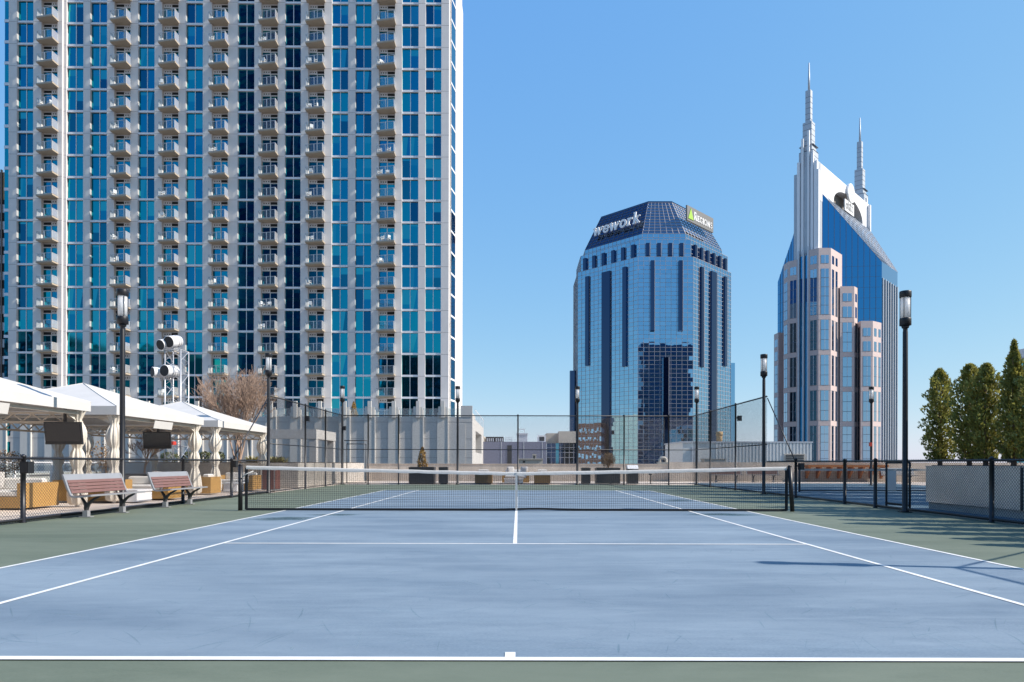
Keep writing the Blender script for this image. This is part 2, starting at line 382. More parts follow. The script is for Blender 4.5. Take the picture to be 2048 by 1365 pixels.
# old soft stains on the court
def stain(x, y, rx, ry, seed):
    r = random.Random(seed); q = MB(); ph = [r.uniform(0,6) for _ in range(4)]
    P = [(x+rx*math.cos(a)*(1+.25*math.sin(2*a+ph[0])+.18*math.sin(3*a+ph[1])+.1*math.sin(7*a+ph[2])), y+ry*math.sin(a)*(1+.2*math.sin(2*a+ph[3])+.12*math.sin(5*a+ph[0]))) for a in [2*math.pi*i/40 for i in range(40)]]
    for k, f in enumerate((1, .82, .62, .4)): q.add([(x+(u-x)*f, y+(v-y)*f, .0012+.0002*k) for u, v in P], [tuple(range(40))])
    return q
for i, (x, y, rx, ry) in enumerate(((-4.6,9.6,.75,.55),(-3.9,10.6,.5,.3),(5.0,16.5,.6,.5),(4.6,10.9,.7,.35))):
    struct('court_stain', stain(x, y, rx, ry, i), M['stain'])
# second court beyond the right fence
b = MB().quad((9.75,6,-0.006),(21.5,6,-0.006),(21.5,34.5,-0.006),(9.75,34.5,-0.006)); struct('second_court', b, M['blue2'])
b = MB(); c2x, c2y = 14.85, 22.9
for yy in (c2y-6.7, c2y-2.13, c2y+2.13, c2y+6.7): line(c2x-3.05, c2x+3.05, yy-.03, yy+.03, -0.002)
for xx in (c2x-3.05, c2x+3.05): line(xx-.03, xx+.03, c2y-6.67, c2y-2.16, -0.002); line(xx-.03, xx+.03, c2y-2.1, c2y+2.1, -0.002); line(xx-.03, xx+.03, c2y+2.16, c2y+6.67, -0.002)
line(c2x-.03, c2x+.03, c2y-6.67, c2y-2.16, -0.002)
struct('second_court_lines', b, M['line'])
b = MB().box(-9.42,-9.26,-9,20.7,-.01,.03).box(9.41,9.62,-9,31.3,-.01,.03); struct('kerb', b, M['kerb'])

# ------------------------------------------------------------------ far buildings
def oct_(cx, cy, a, h): return [(cx-h,cy-a),(cx+h,cy-a),(cx+a,cy-h),(cx+a,cy+h),(cx+h,cy+a),(cx-h,cy+a),(cx-a,cy+h),(cx-a,cy-h)]

# ---- apartment tower (left)
TD = 89.78; K = TD / F
TX, TY = PX(897, TD), YD(TD)
tower = thing('apartment_tower', (TX, TY, -29), 'tall pale concrete apartment tower with stacked balconies and blue glass', 'apartment tower', rotz=0.0063)
def tx(px): return (px - 897) * K
PITCH = 2.969; Z0 = 60.45 + 29          # spandrel level k=0, tower-local
NF = 18; UP = 6
zt = Z0 + UP*PITCH
win = [(39.5,72),(135,168.5),(182,215.5),(277,310),(372,406),(475.5,508.5),(569.5,601),(663,695.5),(710,742),(803,836),(850,881.5)]
bal = [(88,120,0),(230,262,0),(325,357.5,1),(424,456,1),(522.5,555,1),(616,648,1),(757,789,1)]
ops = sorted([(a, c) for a, c in win] + [(a, c) for a, c, _ in bal])
def fwd(px): return -0.26 if px < 129 else 0.0
b = MB(); e = 23.5
for a, c in ops + [(897, 897)]:
    if e < 129 < a: b.box(tx(e), tx(129), -0.26, 1.2, 0, zt); b.box(tx(129), tx(a), 0, 1.2, 0, zt)
    else: b.box(tx(e), tx(a), fwd(e), 1.2, 0, zt)
    e = c
b.box(tx(23.5), tx(897), 1.2, 24, 0, zt)
# right corner return, glazed corner strip and sunlit side
xr = 0.35
b.prism([(0,1.2),(0,3.2),(0.38,5.6),(xr,17.6),(-8,24),(-8,1.2)], 0, zt)
b.prism([(tx(23.5)+1,1.2),(tx(23.5)+1,24),(tx(23.5)-4.0,20),(tx(23.5)-4.0,4.3),(tx(23.5)-3.2,4.3),(tx(23.5),1.0)], 0, zt)
wallb = b
for k in range(-UP+1, NF+1):
    z = Z0 - k*PITCH; e = 23.5
    for a, c in ops + [(897, 897)]:
        lo = e
        if e < 129 < a: b.box(tx(e), tx(129), -.263, -.2, z-.10, z-.06, 1); lo = 129
        b.box(tx(lo), tx(a), fwd(lo)-.003, fwd(lo)+.05, z-.10, z-.06, 1); e = c
    for a, c in win: b.box(tx(a), tx(c), fwd(a)+.12, 1.2, z-.13, z+.13, 2)
part('wall', b, [M['conc'], M['joint'], M['frame']], tower, world=False)
M['tblind'] = glass_mat('blind_behind_glass', (0.035, 0.36, 0.40), (0.022, 0.25, 0.36), rough=0.06)
M['tdim'] = glass_mat('dim_room_glass', (0.008, 0.10, 0.19), (0.010, 0.17, 0.25), rough=0.03, wave=0.012, wscale=0.5)
def pane(q, x0, x1, y, z0, z1):
    t = rnd.random(); m0 = 3 if rnd.random() < .22 else 0
    if t < .36:
        f = rnd.choice((.12,.2,.35,.5,.5,.75,1)); zm = z1-(z1-z0)*f
        if f < 1: q.quad((x0,y,z0),(x1,y,z0),(x1,y,zm),(x0,y,zm),m0)
        q.quad((x0,y,zm),(x1,y,zm),(x1,y,z1),(x0,y,z1),2)
    elif t < .44:   # a drawn curtain with a slanting edge
        a, c = rnd.uniform(.2,.5), rnd.uniform(.5,.9)
        P = [(x0,y,z0),(x0+(x1-x0)*a,y,z0),(x0+(x1-x0)*c,y,z1),(x0,y,z1)]; q.quad(*P,2); q.quad(P[1],(x1,y,z0),(x1,y,z1),P[2],m0)
    else: q.quad((x0,y,z0),(x1,y,z0),(x1,y,z1),(x0,y,z1),m0)
def win_mb(wd, h, side=.36):
    q = MB(); g = .035
    pane(q, 0, wd/2-g, side, 0, h); pane(q, wd/2+g, wd, side, 0, h)
    q.box(wd/2-g, wd/2+g, side-.07, side+.02, 0, h, 1)
    return q
hw = PITCH - .26
stuffw = MB(); stuffd = MB(); stuffb = MB(); stuffr = MB()
def append(dst, src, off): dst.add([(x+off[0], y+off[1], z+off[2]) for x, y, z in src.v], src.f); dst.m[-len(src.f):] = src.m
wdm = (32.5)*K
wproto = None
for k in range(-UP+1, NF+1):
    z = Z0 - k*PITCH - PITCH + .13
    for a, c in win:
        wq = (c-a)*K; off = (tx(a), fwd(a), z)
        if 0 <= k < 9:
            me = win_mb(wq, hw)
            o = part('window', me, [M['tglass'], M['frame'], M['tblind'], M['tdim']], tower, world=False); o.location = off
        else: append(stuffw, win_mb(wq, hw), off)
part('window', stuffw, [M['tglass'], M['frame'], M['tblind'], M['tdim']], tower, world=False, stuff=True)
def door_mb(wd, h, right):
    q = MB(); y = .5; tz = h-.50; h = h-.10
    q.quad((0,y,0),(wd/2-.05,y,0),(wd/2-.05,y,tz-.1),(0,y,tz-.1),0); q.quad((wd/2+.05,y,0),(wd,y,0),(wd,y,tz-.1),(wd/2+.05,y,tz-.1),0)
    q.box(wd/2-.05,wd/2+.05,y-.08,y+.05,0,tz-.1,1); q.box(0,wd,y-.1,y+.05,tz-.1,tz,1)
    d0, d1 = (wd/2, wd) if right else (0, wd/2); p0, p1 = (0, wd/2) if right else (wd/2, wd)
    q.box(d0,d1,y+.02,y+.3,tz,h,2); q.box(p0,p1,y-.06,y+.05,tz,h,1); q.box(0,wd,y-.06,y+.05,h,h+.12,1)
    for i in range(3):
        cx_ = p0 + (p1-p0)*(i+.75)/3.5; q.box(cx_-.07,cx_+.07,y-.065,y-.04,tz+.12,tz+.27,2)
    return q
def bal_mb(wd):
    x0, x1, dl, dr = -.2, wd+.14, .72, 1.2
    q = MB().prism([(x0,-dl),(x1,-dr),(x1,.5),(x0,.5)], 0, .2)
    r = MB(); h0, h1 = .26, 1.25
    def panel(p, s, m): r.quad((*p,h0),(*s,h0),(*s,h1),(*p,h1),m)
    e_ = .06; A = (x0+e_,-dl+e_); B_ = (x1-e_,-dr+e_)
    panel(A, B_, 0); panel((x0+e_,0), A, 1); panel(B_, (x1-e_,0), 1)
    r.bar((*A,h1),(*B_,h1),.05,.05,2); r.bar((x0+e_,0,h1),(*A,h1),.05,.05,2); r.bar((*B_,h1),(x1-e_,0,h1),.05,.05,2)
    r.bar((*A,h0),(*B_,h0),.04,.04,2)
    for t_ in (0, .5, 1):
        X_, Y_ = A[0]+(B_[0]-A[0])*t_, A[1]+(B_[1]-A[1])*t_; r.box(X_-.035,X_+.035,Y_-.035,Y_+.035,.2,h1,2)
    return q, r
for k in range(-UP+1, NF+1):
    z = Z0 - k*PITCH
    for a, c, rt in bal:
        wq = (c-a)*K; off = (tx(a), fwd(a), z - PITCH - .06)
        q, r = bal_mb(wq); d = door_mb(wq, PITCH, rt); do = (tx(a), fwd(a), z - PITCH + .14 - .2)
        offb = (tx(a), fwd(a), z - PITCH - .26 + .2)
        if 0 <= k < 14:
            o = part('balcony', q, M['concbal'], tower, world=False); o.location = offb
            part('railing', r, [M['rail'], M['railside'], M['fin']], o, world=False)
            o = part('balcony_door', d, [M['tglass'], M['frame'], M['dark']], tower, world=False); o.location = do
        else:
            append(stuffb, q, offb); append(stuffr, r, offb); append(stuffd, d, do)
BALC = [(k, a, c) for k in range(0, NF-1) for a, c, _ in bal]
chm = MB().box(-.22,.22,-.22,.22,.38,.43).box(-.22,.22,.18,.23,.43,.85)
for sx in (-1, 1):
    for sy in (-1, 1): chm.box(sx*.2-.02,sx*.2+.02,sy*.2-.02,sy*.2+.02,0,.38)
    chm.box(sx*.2-.03,sx*.2+.03,-.22,.2,.6,.64)
chme = mesh('balcony_chair', chm, M['white'])
for k, a, c in rnd.sample(BALC, 34):
    for n_ in range(rnd.choice((1,1,2))):
        lx = tx(a)+.2+rnd.random()*.5+n_*.85; ly = fwd(a)-.45; cz_, sz_ = math.cos(.0063), math.sin(.0063)
        o = bpy.data.objects.new('balcony_chair', chme); COL.objects.link(o); o.location = (TX+lx*cz_-ly*sz_, TY+lx*sz_+ly*cz_, -29+Z0-k*PITCH-PITCH-.06+.2); o.rotation_euler.z = rnd.uniform(0,6.28)
        o['label'] = 'small white chair left on a balcony of the pale apartment tower'; o['category'] = 'chair'; o['group'] = 'white chairs on the tower balconies'
o = part('balcony', stuffb, M['concbal'], tower, world=False, stuff=True)
part('railing', stuffr, [M['rail'], M['railside'], M['fin']], tower, world=False, stuff=True)
part('balcony_door', stuffd, [M['tglass'], M['frame'], M['dark']], tower, world=False, stuff=True)
for side in (0, 1):
    b = MB()
    for k in range(-UP+1, NF+1):
        z = Z0 - k*PITCH - PITCH; xl = tx(23.5)
        if side:
            b.quad((.02,3.25,z+.15),(.40,5.55,z+.15),(.40,5.55,z+PITCH-.15),(.02,3.25,z+PITCH-.15),0)
            b.prism([(.0,3.2),(.44,5.55),(.30,5.6),(-.1,3.3)], z-.13, z+.13, 1); b.box(.30,.40,6.4,17.2,z-.05,z+.05,1)
        else:
            b.quad((xl-3.98,4.26,z+.2),(xl-3.2,4.26,z+.2),(xl-3.2,4.26,z+PITCH-.2),(xl-3.98,4.26,z+PITCH-.2),0); b.box(xl-4.02,xl-3.18,4.2,4.29,z-.2,z+.2,1)
    part('corner_glazing', b, [M['tglass'], M['frame']], tower, world=False)
# ---- concrete podium in front of the tower
PD = 84.0; pk = PD / F; py0 = YD(PD); pxr = PX(945, PD)
pod = thing('parking_podium', (pxr-20, py0+10, -29), 'long concrete podium with stepped fins below the apartment tower', 'podium')
ztop = PZ(850, 834, PD)
zo0, zo1 = PZ(950,905,PD+5), PZ(950,858,PD+5)-.2      # loading opening in the side face
b = MB().box(PX(-160, PD), pxr-3, py0, py0+27, -29, ztop).box(pxr-3, pxr, py0, py0+6.5, -29, ztop).box(pxr-3, pxr, py0+21, py0+27, -29, ztop)
b.box(pxr-3, pxr, py0+6.5, py0+21, zo1, ztop).box(pxr-3, pxr, py0+6.5, py0+21, 1.0, zo0).box(pxr-3, pxr, py0+6.5, py0+21, -29, -1)
for x in (PX(-160,PD), ): pass
part('wall', b, M['pod'], pod)
b = MB().box(PX(922,PD), pxr+.003, py0-.05, py0+.25, ztop, PZ(940,812,PD)); b.box(pxr-.3, pxr+.003, py0+.25, py0+6, ztop, ztop+.5)
b.box(PX(896,PD), PX(931,PD), py0-.06, py0, -29, ztop-.9)
part('parapet', b, M['pod'], pod)
fins = [679,729,777,825.5,875]
per = 49.0; lefts = [679 - per*i for i in range(1, 17)]
for fx in fins + lefts:
    x0, x1 = PX(fx, PD), PX(fx+20.5, PD); q = MB()
    q.box(x0, x1, py0-.16, py0, -29, PZ(fx,826,PD)); q.box(x1, x1+.12, py0-.22, py0, -29, PZ(fx,820,PD))
    q.box(x0+.15, x0+.5, py0-.30, py0-.16, PZ(fx,834,PD), PZ(fx,814,PD)); q.box(x0+.5, x0+.95, py0-.42, py0-.16, PZ(fx,836,PD), PZ(fx,803,PD))
    q.box(x0+.95, x1, py0-.30, py0-.16, PZ(fx,834,PD), PZ(fx,815,PD))
    part('fin', q, M['podlight'], pod)
b = MB()
for yy in (845, 878, 916): b.box(PX(-160,PD), pxr, py0-.013, py0, PZ(800,yy,PD), PZ(800,yy,PD)+.04)
part('joint_line', b, M['joint'], pod)
b = MB().box(PX(-160,PD), PX(922,PD), py0+.5, py0+.53, ztop, ztop+1.1); part('terrace_railing', b, M['rail'], pod)
b = MB()
for i in range(6): b.box(pxr+.0, pxr+.05, py0+5+i*4.2, py0+5.15+i*4.2, ztop, ztop+1.3)
b.box(pxr, pxr+.06, py0+5, py0+27, ztop+1.25, ztop+1.32)
part('side_railing', b, M['frame'], pod)
for i, wx in enumerate((0, )): pass
for yy0, yy1 in ((847,872),(884,906)):
    q = MB().box(PX(4,PD), PX(21,PD), py0-.03, py0, PZ(10,yy1,PD), PZ(10,yy0,PD)); part('window', q, M['tglass'], pod)
b = MB().box(pxr-8, pxr+.05, py0+27, py0+46, -29, PZ(969,873,112)); solo('beige_annexe', b, M['beige'], 'low beige rendered block behind the end of the concrete podium', 'building', (pxr-4, py0+36, -29))

# ---- mirror glass office tower
def TH(px, d): return PX(px, d)
OD = 200.0; ocx, ocy = PX(1331, OD), YD(225)
off = thing('mirror_glass_tower', (ocx, ocy, -29), 'octagonal blue mirror glass office tower with sloped crown and two rooftop signs', 'office tower')
def Zp(py, d): return CZ + (927.5 - py) / F * d
tiers = [(25.0, 8.3, -29, Zp(514,200)), (24.0, 7.8, Zp(514,200), Zp(480,201)), (22.5, 6.6, Zp(480,201), Zp(468,202.5))]
def faces(a, h): 
    P = oct_(ocx, ocy, a, h); return [(Vector((*P[i],0)), Vector((*P[(i+1) % 8],0))) for i in range(8)]
gl = MB(); gr = MB()
def grid(p, q, z0, z1, cw, rh, t=.085, pr=.07):
    L = (q-p).length; u = (q-p)/L; n = Vector((u.y, -u.x, 0)); nc = max(1, round(L/cw)); nr = max(1, round((z1-z0)/rh))
    for i in range(nc):
        for j in range(nr):
            tl = rnd.uniform(-.006, .006); t2 = rnd.uniform(-.006, .006)
            a_, b_ = p+u*(L*i/nc), p+u*(L*(i+1)/nc); za, zb = z0+(z1-z0)*j/nr, z0+(z1-z0)*(j+1)/nr
            gl.quad(a_+n*(.01+tl)+Vector((0,0,za)), b_+n*(.01-tl)+Vector((0,0,za)), b_+n*(.01-tl+t2)+Vector((0,0,zb)), a_+n*(.01+tl+t2)+Vector((0,0,zb)))
    for i in range(nc+1):
        a_ = p+u*(L*i/nc)+n*pr/2; gr.bar(a_+Vector((0,0,z0)), a_+Vector((0,0,z1)), t, pr, 0, up=n)
    for j in range(nr+1):
        z = z0+(z1-z0)*j/nr; gr.bar(p+n*pr/2+Vector((0,0,z)), q+n*pr/2+Vector((0,0,z)), pr, t, 0)
core = MB()
for a, h, z0, z1 in tiers:
    core.prism(oct_(ocx, ocy, a-.02, h), z0, z1)
    for i, (p, q) in enumerate(faces(a, h)):
        if i in (0, 1, 7, 2, 6): grid(p, q, max(z0, -12), z1, 1.66, 1.3)
part('core', core, M['mulld'], off)
# wider lower wings
for x0, x1, ya, yb, zz in ((PX(1140,222), PX(1153,222), 222, 225, Zp(742,222)), (PX(1460,217), PX(1470,217), 217, 236, Zp(726,217))):
    q = MB().box(x0, x1, YD(ya), YD(yb), -29, zz); part('lower_wing', q, M['mdark'] if x0 < 40 else M['mglass'], off)
part('glass_wall', gl, M['mglass'], off); part('mullion_grid', gr, M['mull'], off)
# crown
b = MB(); P0 = oct_(ocx, ocy, 22.5, 6.6); P1 = oct_(ocx, ocy, 17, 3.75); zc0, zc1 = Zp(468,202.5), Zp(406.5,208)
b.prism(P0, zc0, zc1, 1, top=P1); b.m[-10:] = [1,2,1,1,1,1,1,0,1,1]
b.prism(oct_(ocx, ocy, 16.9, 3.7), zc1, zc1+.6)
g2 = MB(); g3 = MB()
for i in (0, 1, 7):
    A0, B0 = Vector((*P0[i], zc0)), Vector((*P0[(i+1) % 8], zc0)); A1, B1 = Vector((*P1[i], zc1)), Vector((*P1[(i+1) % 8], zc1))
    n = (B0-A0).cross(A1-A0).normalized()
    nc, nr = (7, 11) if i == 0 else (12, 11)
    gg = g3 if i == 7 else g2
    for j in range(nr+1):
        t_ = j/nr; gg.bar(A0.lerp(A1,t_)+n*.05, B0.lerp(B1,t_)+n*.05, .1, .1)
    for j in range(nc+1):
        t_ = j/nc; gg.bar(A0.lerp(B0,t_)+n*.05, A1.lerp(B1,t_)+n*.05, .1, .1)
cr = part('sloped_crown', b, [M['cdark'], M['cmid'], M['mglass']], off); part('crown_mullion', g2, M['mull'], off); part('crown_mullion', g3, M['mulld'], off)
# bays and dark slots
def bay(i, a, h, t0, wd, z0, z1, pr, ladder):
    p, q = faces(a, h)[i]; L = (q-p).length; u = (q-p)/L; n = Vector((u.y, -u.x, 0)); c = p + u*(L*t0); m_ = MB()
    s0, s1 = c-u*wd/2, c+u*wd/2
    m_.extrude([s0+Vector((0,0,z0)), s1+Vector((0,0,z0)), s1+Vector((0,0,z1)), s0+Vector((0,0,z1))], n*pr)
    if ladder:
        for z in [z0 + (z1-z0)*j/max(2, round((z1-z0)/1.3)) for j in range(max(2, round((z1-z0)/1.3))+1)]:
            m_.bar(s1+n*(pr+.04)-u*.05+Vector((0,0,z)), s1+u*.04+Vector((0,0,z)), .12, .14, 1) if False else m_.bar(s1+u*.05+Vector((0,0,z)), s1+n*pr+u*.05+Vector((0,0,z)), .1, .16, 1)
        m_.bar(s1+n*pr+u*.05+Vector((0,0,z0)), s1+n*pr+u*.05+Vector((0,0,z1)), .16, .16, 1); m_.bar(s1+u*.05+Vector((0,0,z0)), s1+u*.05+Vector((0,0,z1)), .16, .16, 1)
    part('bay_window', m_, [M['mdark'], M['mull']], off)
for t0 in (.255, .765): bay(0, 25, 8.3, t0, 1.1, Zp(663,200), Zp(523,200), 1.0, True)
bay(0, 25, 8.3, .5, 1.6, -29, Zp(716,200), 1.0, True)
for j in range(4): bay(0, 24, 7.8, .16+.218*j, 1.1, Zp(513.4,201), Zp(488,201), .8, True)
for i in (7, 1):
    for j in range(6): bay(i, 24, 7.8, .09+.165*j, 1.15, tiers[1][2]+.1, Zp(488,201), .7, i == 1)
    for t0, wd, lo in ((.2, 1.4, 736), (.5, 3.2, 2000), (.82, 1.4, 724)):
        tt = t0 if i == 1 else 1-t0
        bay(i, 25, 8.3, tt, wd, max(-29, Zp(lo,205)) if lo < 1500 else -29, tiers[0][3]-2.2, .6, i == 1)
# letters as strokes
def arc(cx, cy, rx, ry, a0, a1, n=12): return [(cx+rx*math.cos(R(a0+(a1-a0)*i/n)), cy+ry*math.sin(R(a0+(a1-a0)*i/n))) for i in range(n+1)]
GL = {  # glyph: (advance, [ (points, half-width) ])  baseline 0, x-height 1, cap 1.4
 'w': (1.55, [([(.12,1),(.42,0)],.13),([(.42,0),(.75,.95)],.07),([(.72,.95),(1.02,0)],.13),([(1.02,0),(1.35,1)],.07),([(-.05,.97),(.38,.97)],.06),([(1.15,.97),(1.5,.97)],.06)]),
 'e': (1.0, [(arc(.48,.5,.4,.45,0,330),.1),([(.1,.5),(.86,.5)],.07)]),
 'o': (1.05, [(arc(.5,.5,.4,.45,0,360,18),.11)]),
 'r': (.85, [([(.25,0),(.25,.95)],.12),([(.3,.65),(.5,.92),(.75,.88)],.1),([(.02,.04),(.52,.04)],.05),([(.05,.95),(.25,.95)],.05)]),
 'k': (1.1, [([(.25,0),(.25,1.5)],.12),([(.3,.45),(.8,.95)],.08),([(.45,.55),(.9,.03)],.12),([(.02,.04),(.45,.04)],.05),([(.65,.04),(1.05,.04)],.05),([(.6,.95),(1.0,.95)],.05),([(.03,1.48),(.25,1.48)],.05)]),
 'R': (1.15, [([(.22,0),(.22,1.4)],.11),([(.22,1.36)]+arc(.55,1.05,.3,.31,90,-90)+[(.22,.72)],.08),([(.5,.72),(.95,.03)],.11),([(.02,.04),(.45,.04)],.05),([(.02,1.36),(.3,1.36)],.05)]),
 'E': (.85, [([(.2,0),(.2,1.02)],.1),([(.05,.98),(.7,.98)],.06),([(.2,.52),(.6,.52)],.05),([(.05,.04),(.75,.04)],.06),([(.72,.04),(.75,.25)],.04)]),
 'G': (1.05, [(arc(.52,.51,.42,.46,40,330),.09),([(.82,.45),(.82,.1)],.09)]),
 'I': (.5, [([(.25,0),(.25,1.02)],.1),([(.05,.98),(.45,.98)],.05),([(.05,.04),(.45,.04)],.05)]),
 'O': (1.1, [(arc(.53,.51,.43,.46,0,360,18),.09)]),
 'N': (1.1, [([(.2,0),(.2,1.0)],.06),([(.2,1.0),(.85,0)],.1),([(.85,0),(.85,1.0)],.06),([(.05,.04),(.38,.04)],.04),([(.68,.98),(1.0,.98)],.04)]),
 'S': (.8, [(arc(.38,.76,.26,.22,40,250)+arc(.4,.28,.28,.24,70,-140),.08)]),
 'a': (.95, [(arc(.42,.42,.32,.38,20,340),.1),([(.75,.9),(.75,0)],.1)]),
 't': (.65, [([(.3,1.3),(.3,.15),(.55,.05)],.1),([(.05,.9),(.58,.9)],.07)]),
 '&': (1.05, [([(.9,.05),(.35,.75)]+arc(.45,1.0,.2,.2,210,-30)+[(.25,.5)]+arc(.4,.3,.3,.28,150,330),.09)]),
}
def text(mb, s, org, u, v, n, size, depth, m=0, track=0, bold=1.0):
    u, v, n = Vector(u).normalized(), Vector(v).normalized(), Vector(n).normalized(); x = 0; org = Vector(org)
    for ch in s:
        adv, st = GL[ch]
        for pts, hw0 in st:
            for i in range(len(pts)-1):
                hw_ = hw0
                (xa, ya), (xb, yb) = pts[i], pts[i+1]; dx, dy = xb-xa, yb-ya; l = math.hypot(dx, dy) or 1e-6; hw_ = hw_*bold; ex, ey = dx/l*hw_*.5, dy/l*hw_*.5
                a_ = org + (u*(x+xa-ex) + v*(ya-ey))*size; c_ = org + (u*(x+xb+ex) + v*(yb+ey))*size
                mb.bar(a_+n*depth/2, c_+n*depth/2, hw_*2*size, depth, m, up=n)
        x += adv + track
def text_len(s, track=0): return sum(GL[c][0]+track for c in s)
# "wework" on the left slope of the crown
A0, B0 = Vector((*P0[7], zc0)), Vector((*P0[0], zc0)); A1, B1 = Vector((*P1[7], zc1)), Vector((*P1[0], zc1))
u = (B0-A0).normalized(); n = (B0-A0).cross(A1-A0).normalized(); v = n.cross(u)
flat = MB(); Ls = (B0-A0).length
sz = Ls*.82/text_len('wework', .07)
q = MB(); text(q, 'wework', A0.lerp(B0,.0)+v*4.3+n*.9+u*2.6, u, Vector((0,0,1))*.75+v*.5, Vector((-.707,-.707,.1)), sz, .35, track=.07, bold=1.2)
part('rooftop_sign', q, M['signw'], off, label='white lettering reading wework on the left slope of the crown')
# "REGIONS" panel on the right side
A0, B0 = Vector((*P0[1], zc0)), Vector((*P0[2], zc0)); u = (B0-A0).normalized(); n = Vector((u.y,-u.x,0))
q = MB(); c0 = Vector((PX(1371,203), YD(203), Zp(441,203)))
pn = MB(); Lp = 16.0; hp = 4.6
pn.extrude([c0, c0+u*Lp, c0+u*Lp+Vector((0,0,hp)), c0+Vector((0,0,hp))], n*.5, 0)
bk = part('sign_panel', pn, M['signp'], off, label='grey sign panel with a green triangle and REGIONS lettering')
lt = MB(); Lr = text_len('REGIONS', .03); sz = 11.3/Lr
text(lt, 'REGIONS', c0+u*3.9+Vector((0,0,1.1))+n*.5, u, (0,0,1), n, sz, .12, 0, .03, 1.35)
part('lettering', lt, M['signw'], bk)
tr = MB(); o_ = c0+n*.52+Vector((0,0,.7)); tr.extrude([o_+u*.5, o_+u*3.6, o_+u*2.05+Vector((0,0,3.4))], n*.12); part('triangle_logo', tr, M['lime'], bk)

# ---- twin-spire tower
O = Vector((110, YD(251.6), 0)); Lx = Vector((.7071,.7071,0)); Wx = Vector((.7071,-.7071,0))
def LW(l, w_, z=0): return O + Lx*l + Wx*w_ + Vector((0,0,z))
def Zs(py, d=252): return CZ + (928.1 - py) / F * d
tw = thing('twin_spire_tower', (*(LW(28,0))[:2], -29), 'tall blue glass and pink granite skyscraper with white crown and two spires', 'skyscraper')
def lw_prism(mb, pts, z0, z1, m=0): mb.prism([tuple(LW(l, w_))[:2] for l, w_ in reversed(pts)], z0, z1, m)
EV, RG = 77.5, 104.0; l0, l1 = 18.5, 40
LA, LB = (5, 18.5), (58, 38)     # ridge ends / eave ends along the long axis
def hexp(z): return [LW(LA[0],3.2,z), LW(LA[1],20,z), LW(LB[1],20,z), LW(LB[0],3.2,z), LW(LB[0],-3.2,z), LW(LB[1],-20,z), LW(LA[1],-20,z), LW(LA[0],-3.2,z)]
top_ = [RG if i in (0,3,4,7) else EV for i in range(8)]; lo_ = hexp(-29); hi_ = [Vector((p.x,p.y,z)) for p, z in zip(hexp(0), top_)]
for i in (0, 2, 4, 6): part('gable_glass', MB().quad(lo_[i], lo_[(i+1) % 8], hi_[(i+1) % 8], hi_[i]), M['bglass'], tw)
for i in (1, 5): part('side_glass', MB().quad(lo_[i], lo_[i+1], hi_[i+1], hi_[i]), M['cglass'], tw)
part('sloped_roof', MB().quad(hi_[1],hi_[2],hi_[3],hi_[0]), M['sglass'], tw); part('sloped_roof', MB().quad(hi_[5],hi_[6],hi_[7],hi_[4]), M['sglass'], tw)
b = MB(); nn = (hi_[2]-hi_[1]).cross(hi_[0]-hi_[1]).normalized()*.05
for i in range(1, 12): b.bar(hi_[1].lerp(hi_[0],i/12)+nn, hi_[2].lerp(hi_[3],i/12)+nn, .12, .1)
for i in range(0, 10): b.bar(hi_[1].lerp(hi_[2],i/9)+nn, hi_[0].lerp(hi_[3],i/9)+nn, .12, .1)
part('roof_mullion', b, M['mull'], tw)
b = MB()
for i, j in ((0,1),(6,7)):
    d_ = (lo_[j]-lo_[i]).normalized(); nn = Vector((d_.y,-d_.x,0))*.05
    for q_ in range(1, 10): b.bar(lo_[i].lerp(lo_[j],q_/10)+nn+Vector((0,0,19)), hi_[i].lerp(hi_[j],q_/10)+nn, .13, .08, 0, up=nn)
    for z in (40,44,48,52,56,60,64,68,72,76): b.bar(lo_[i]+nn*.6+Vector((0,0,29+z)), lo_[j]+nn*.6+Vector((0,0,29+z)), .04, .05)
part('gable_mullion', b, M['mulld'], tw)
for i in range(7):
    l = LA[1]+.9 + i*2.95; q = MB(); q.bar(LW(l,20.25,-29), LW(l,20.25,EV-6+ (i % 2)*.0), .5, .32, 0, up=Wx); part('facade_fin', q, M['fin'], tw)
# crown wall with arched opening
arcp = [(16.4,RG-3)]+[(33.2-16.8*math.cos(math.pi*i/20), 104.6+6.8*math.sin(math.pi*i/20)) for i in range(21)]+[(50,RG-3)]
out = [(3,RG-3)]+arcp+[(61,RG-3),(61,113.6),(59.5,114.6),(3,115.2)]
b = MB(); b.extrude([LW(l,-3,z) for l, z in out], Wx*6.2)
part('crown_wall', b, M['gwhite'], tw)
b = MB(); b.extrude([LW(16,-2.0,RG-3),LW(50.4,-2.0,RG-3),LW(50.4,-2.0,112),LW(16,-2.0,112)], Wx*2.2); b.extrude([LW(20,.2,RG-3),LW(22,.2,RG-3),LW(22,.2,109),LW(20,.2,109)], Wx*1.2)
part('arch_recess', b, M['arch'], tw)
b = MB(); b.extrude([LW(26.6,3.6,103.6),LW(37,3.6,103.6),LW(37,3.6,108.2),LW(26.6,3.6,108.2)], Wx*.4)
sg = part('sign_panel', b, M['signw'], tw, label='white sign panel reading at&t inside the arch')
b = MB(); text(b, 'at&t', LW(27.4,4.0,104.7), Lx, (0,0,1), Wx, 2.45, .1); part('lettering', b, M['signg'], sg)
b = MB(); dc = LW(33.6,3.4,112.3)
ring = [dc + Lx*3.9*math.cos(2*math.pi*i/32) + Vector((0,0,3.9*math.sin(2*math.pi*i/32))) for i in range(32)]; b.extrude(ring, Wx*.8)
gb = part('round_emblem', b, M['signw'], tw, label='round white emblem with pale blue curved stripes')
b = MB()
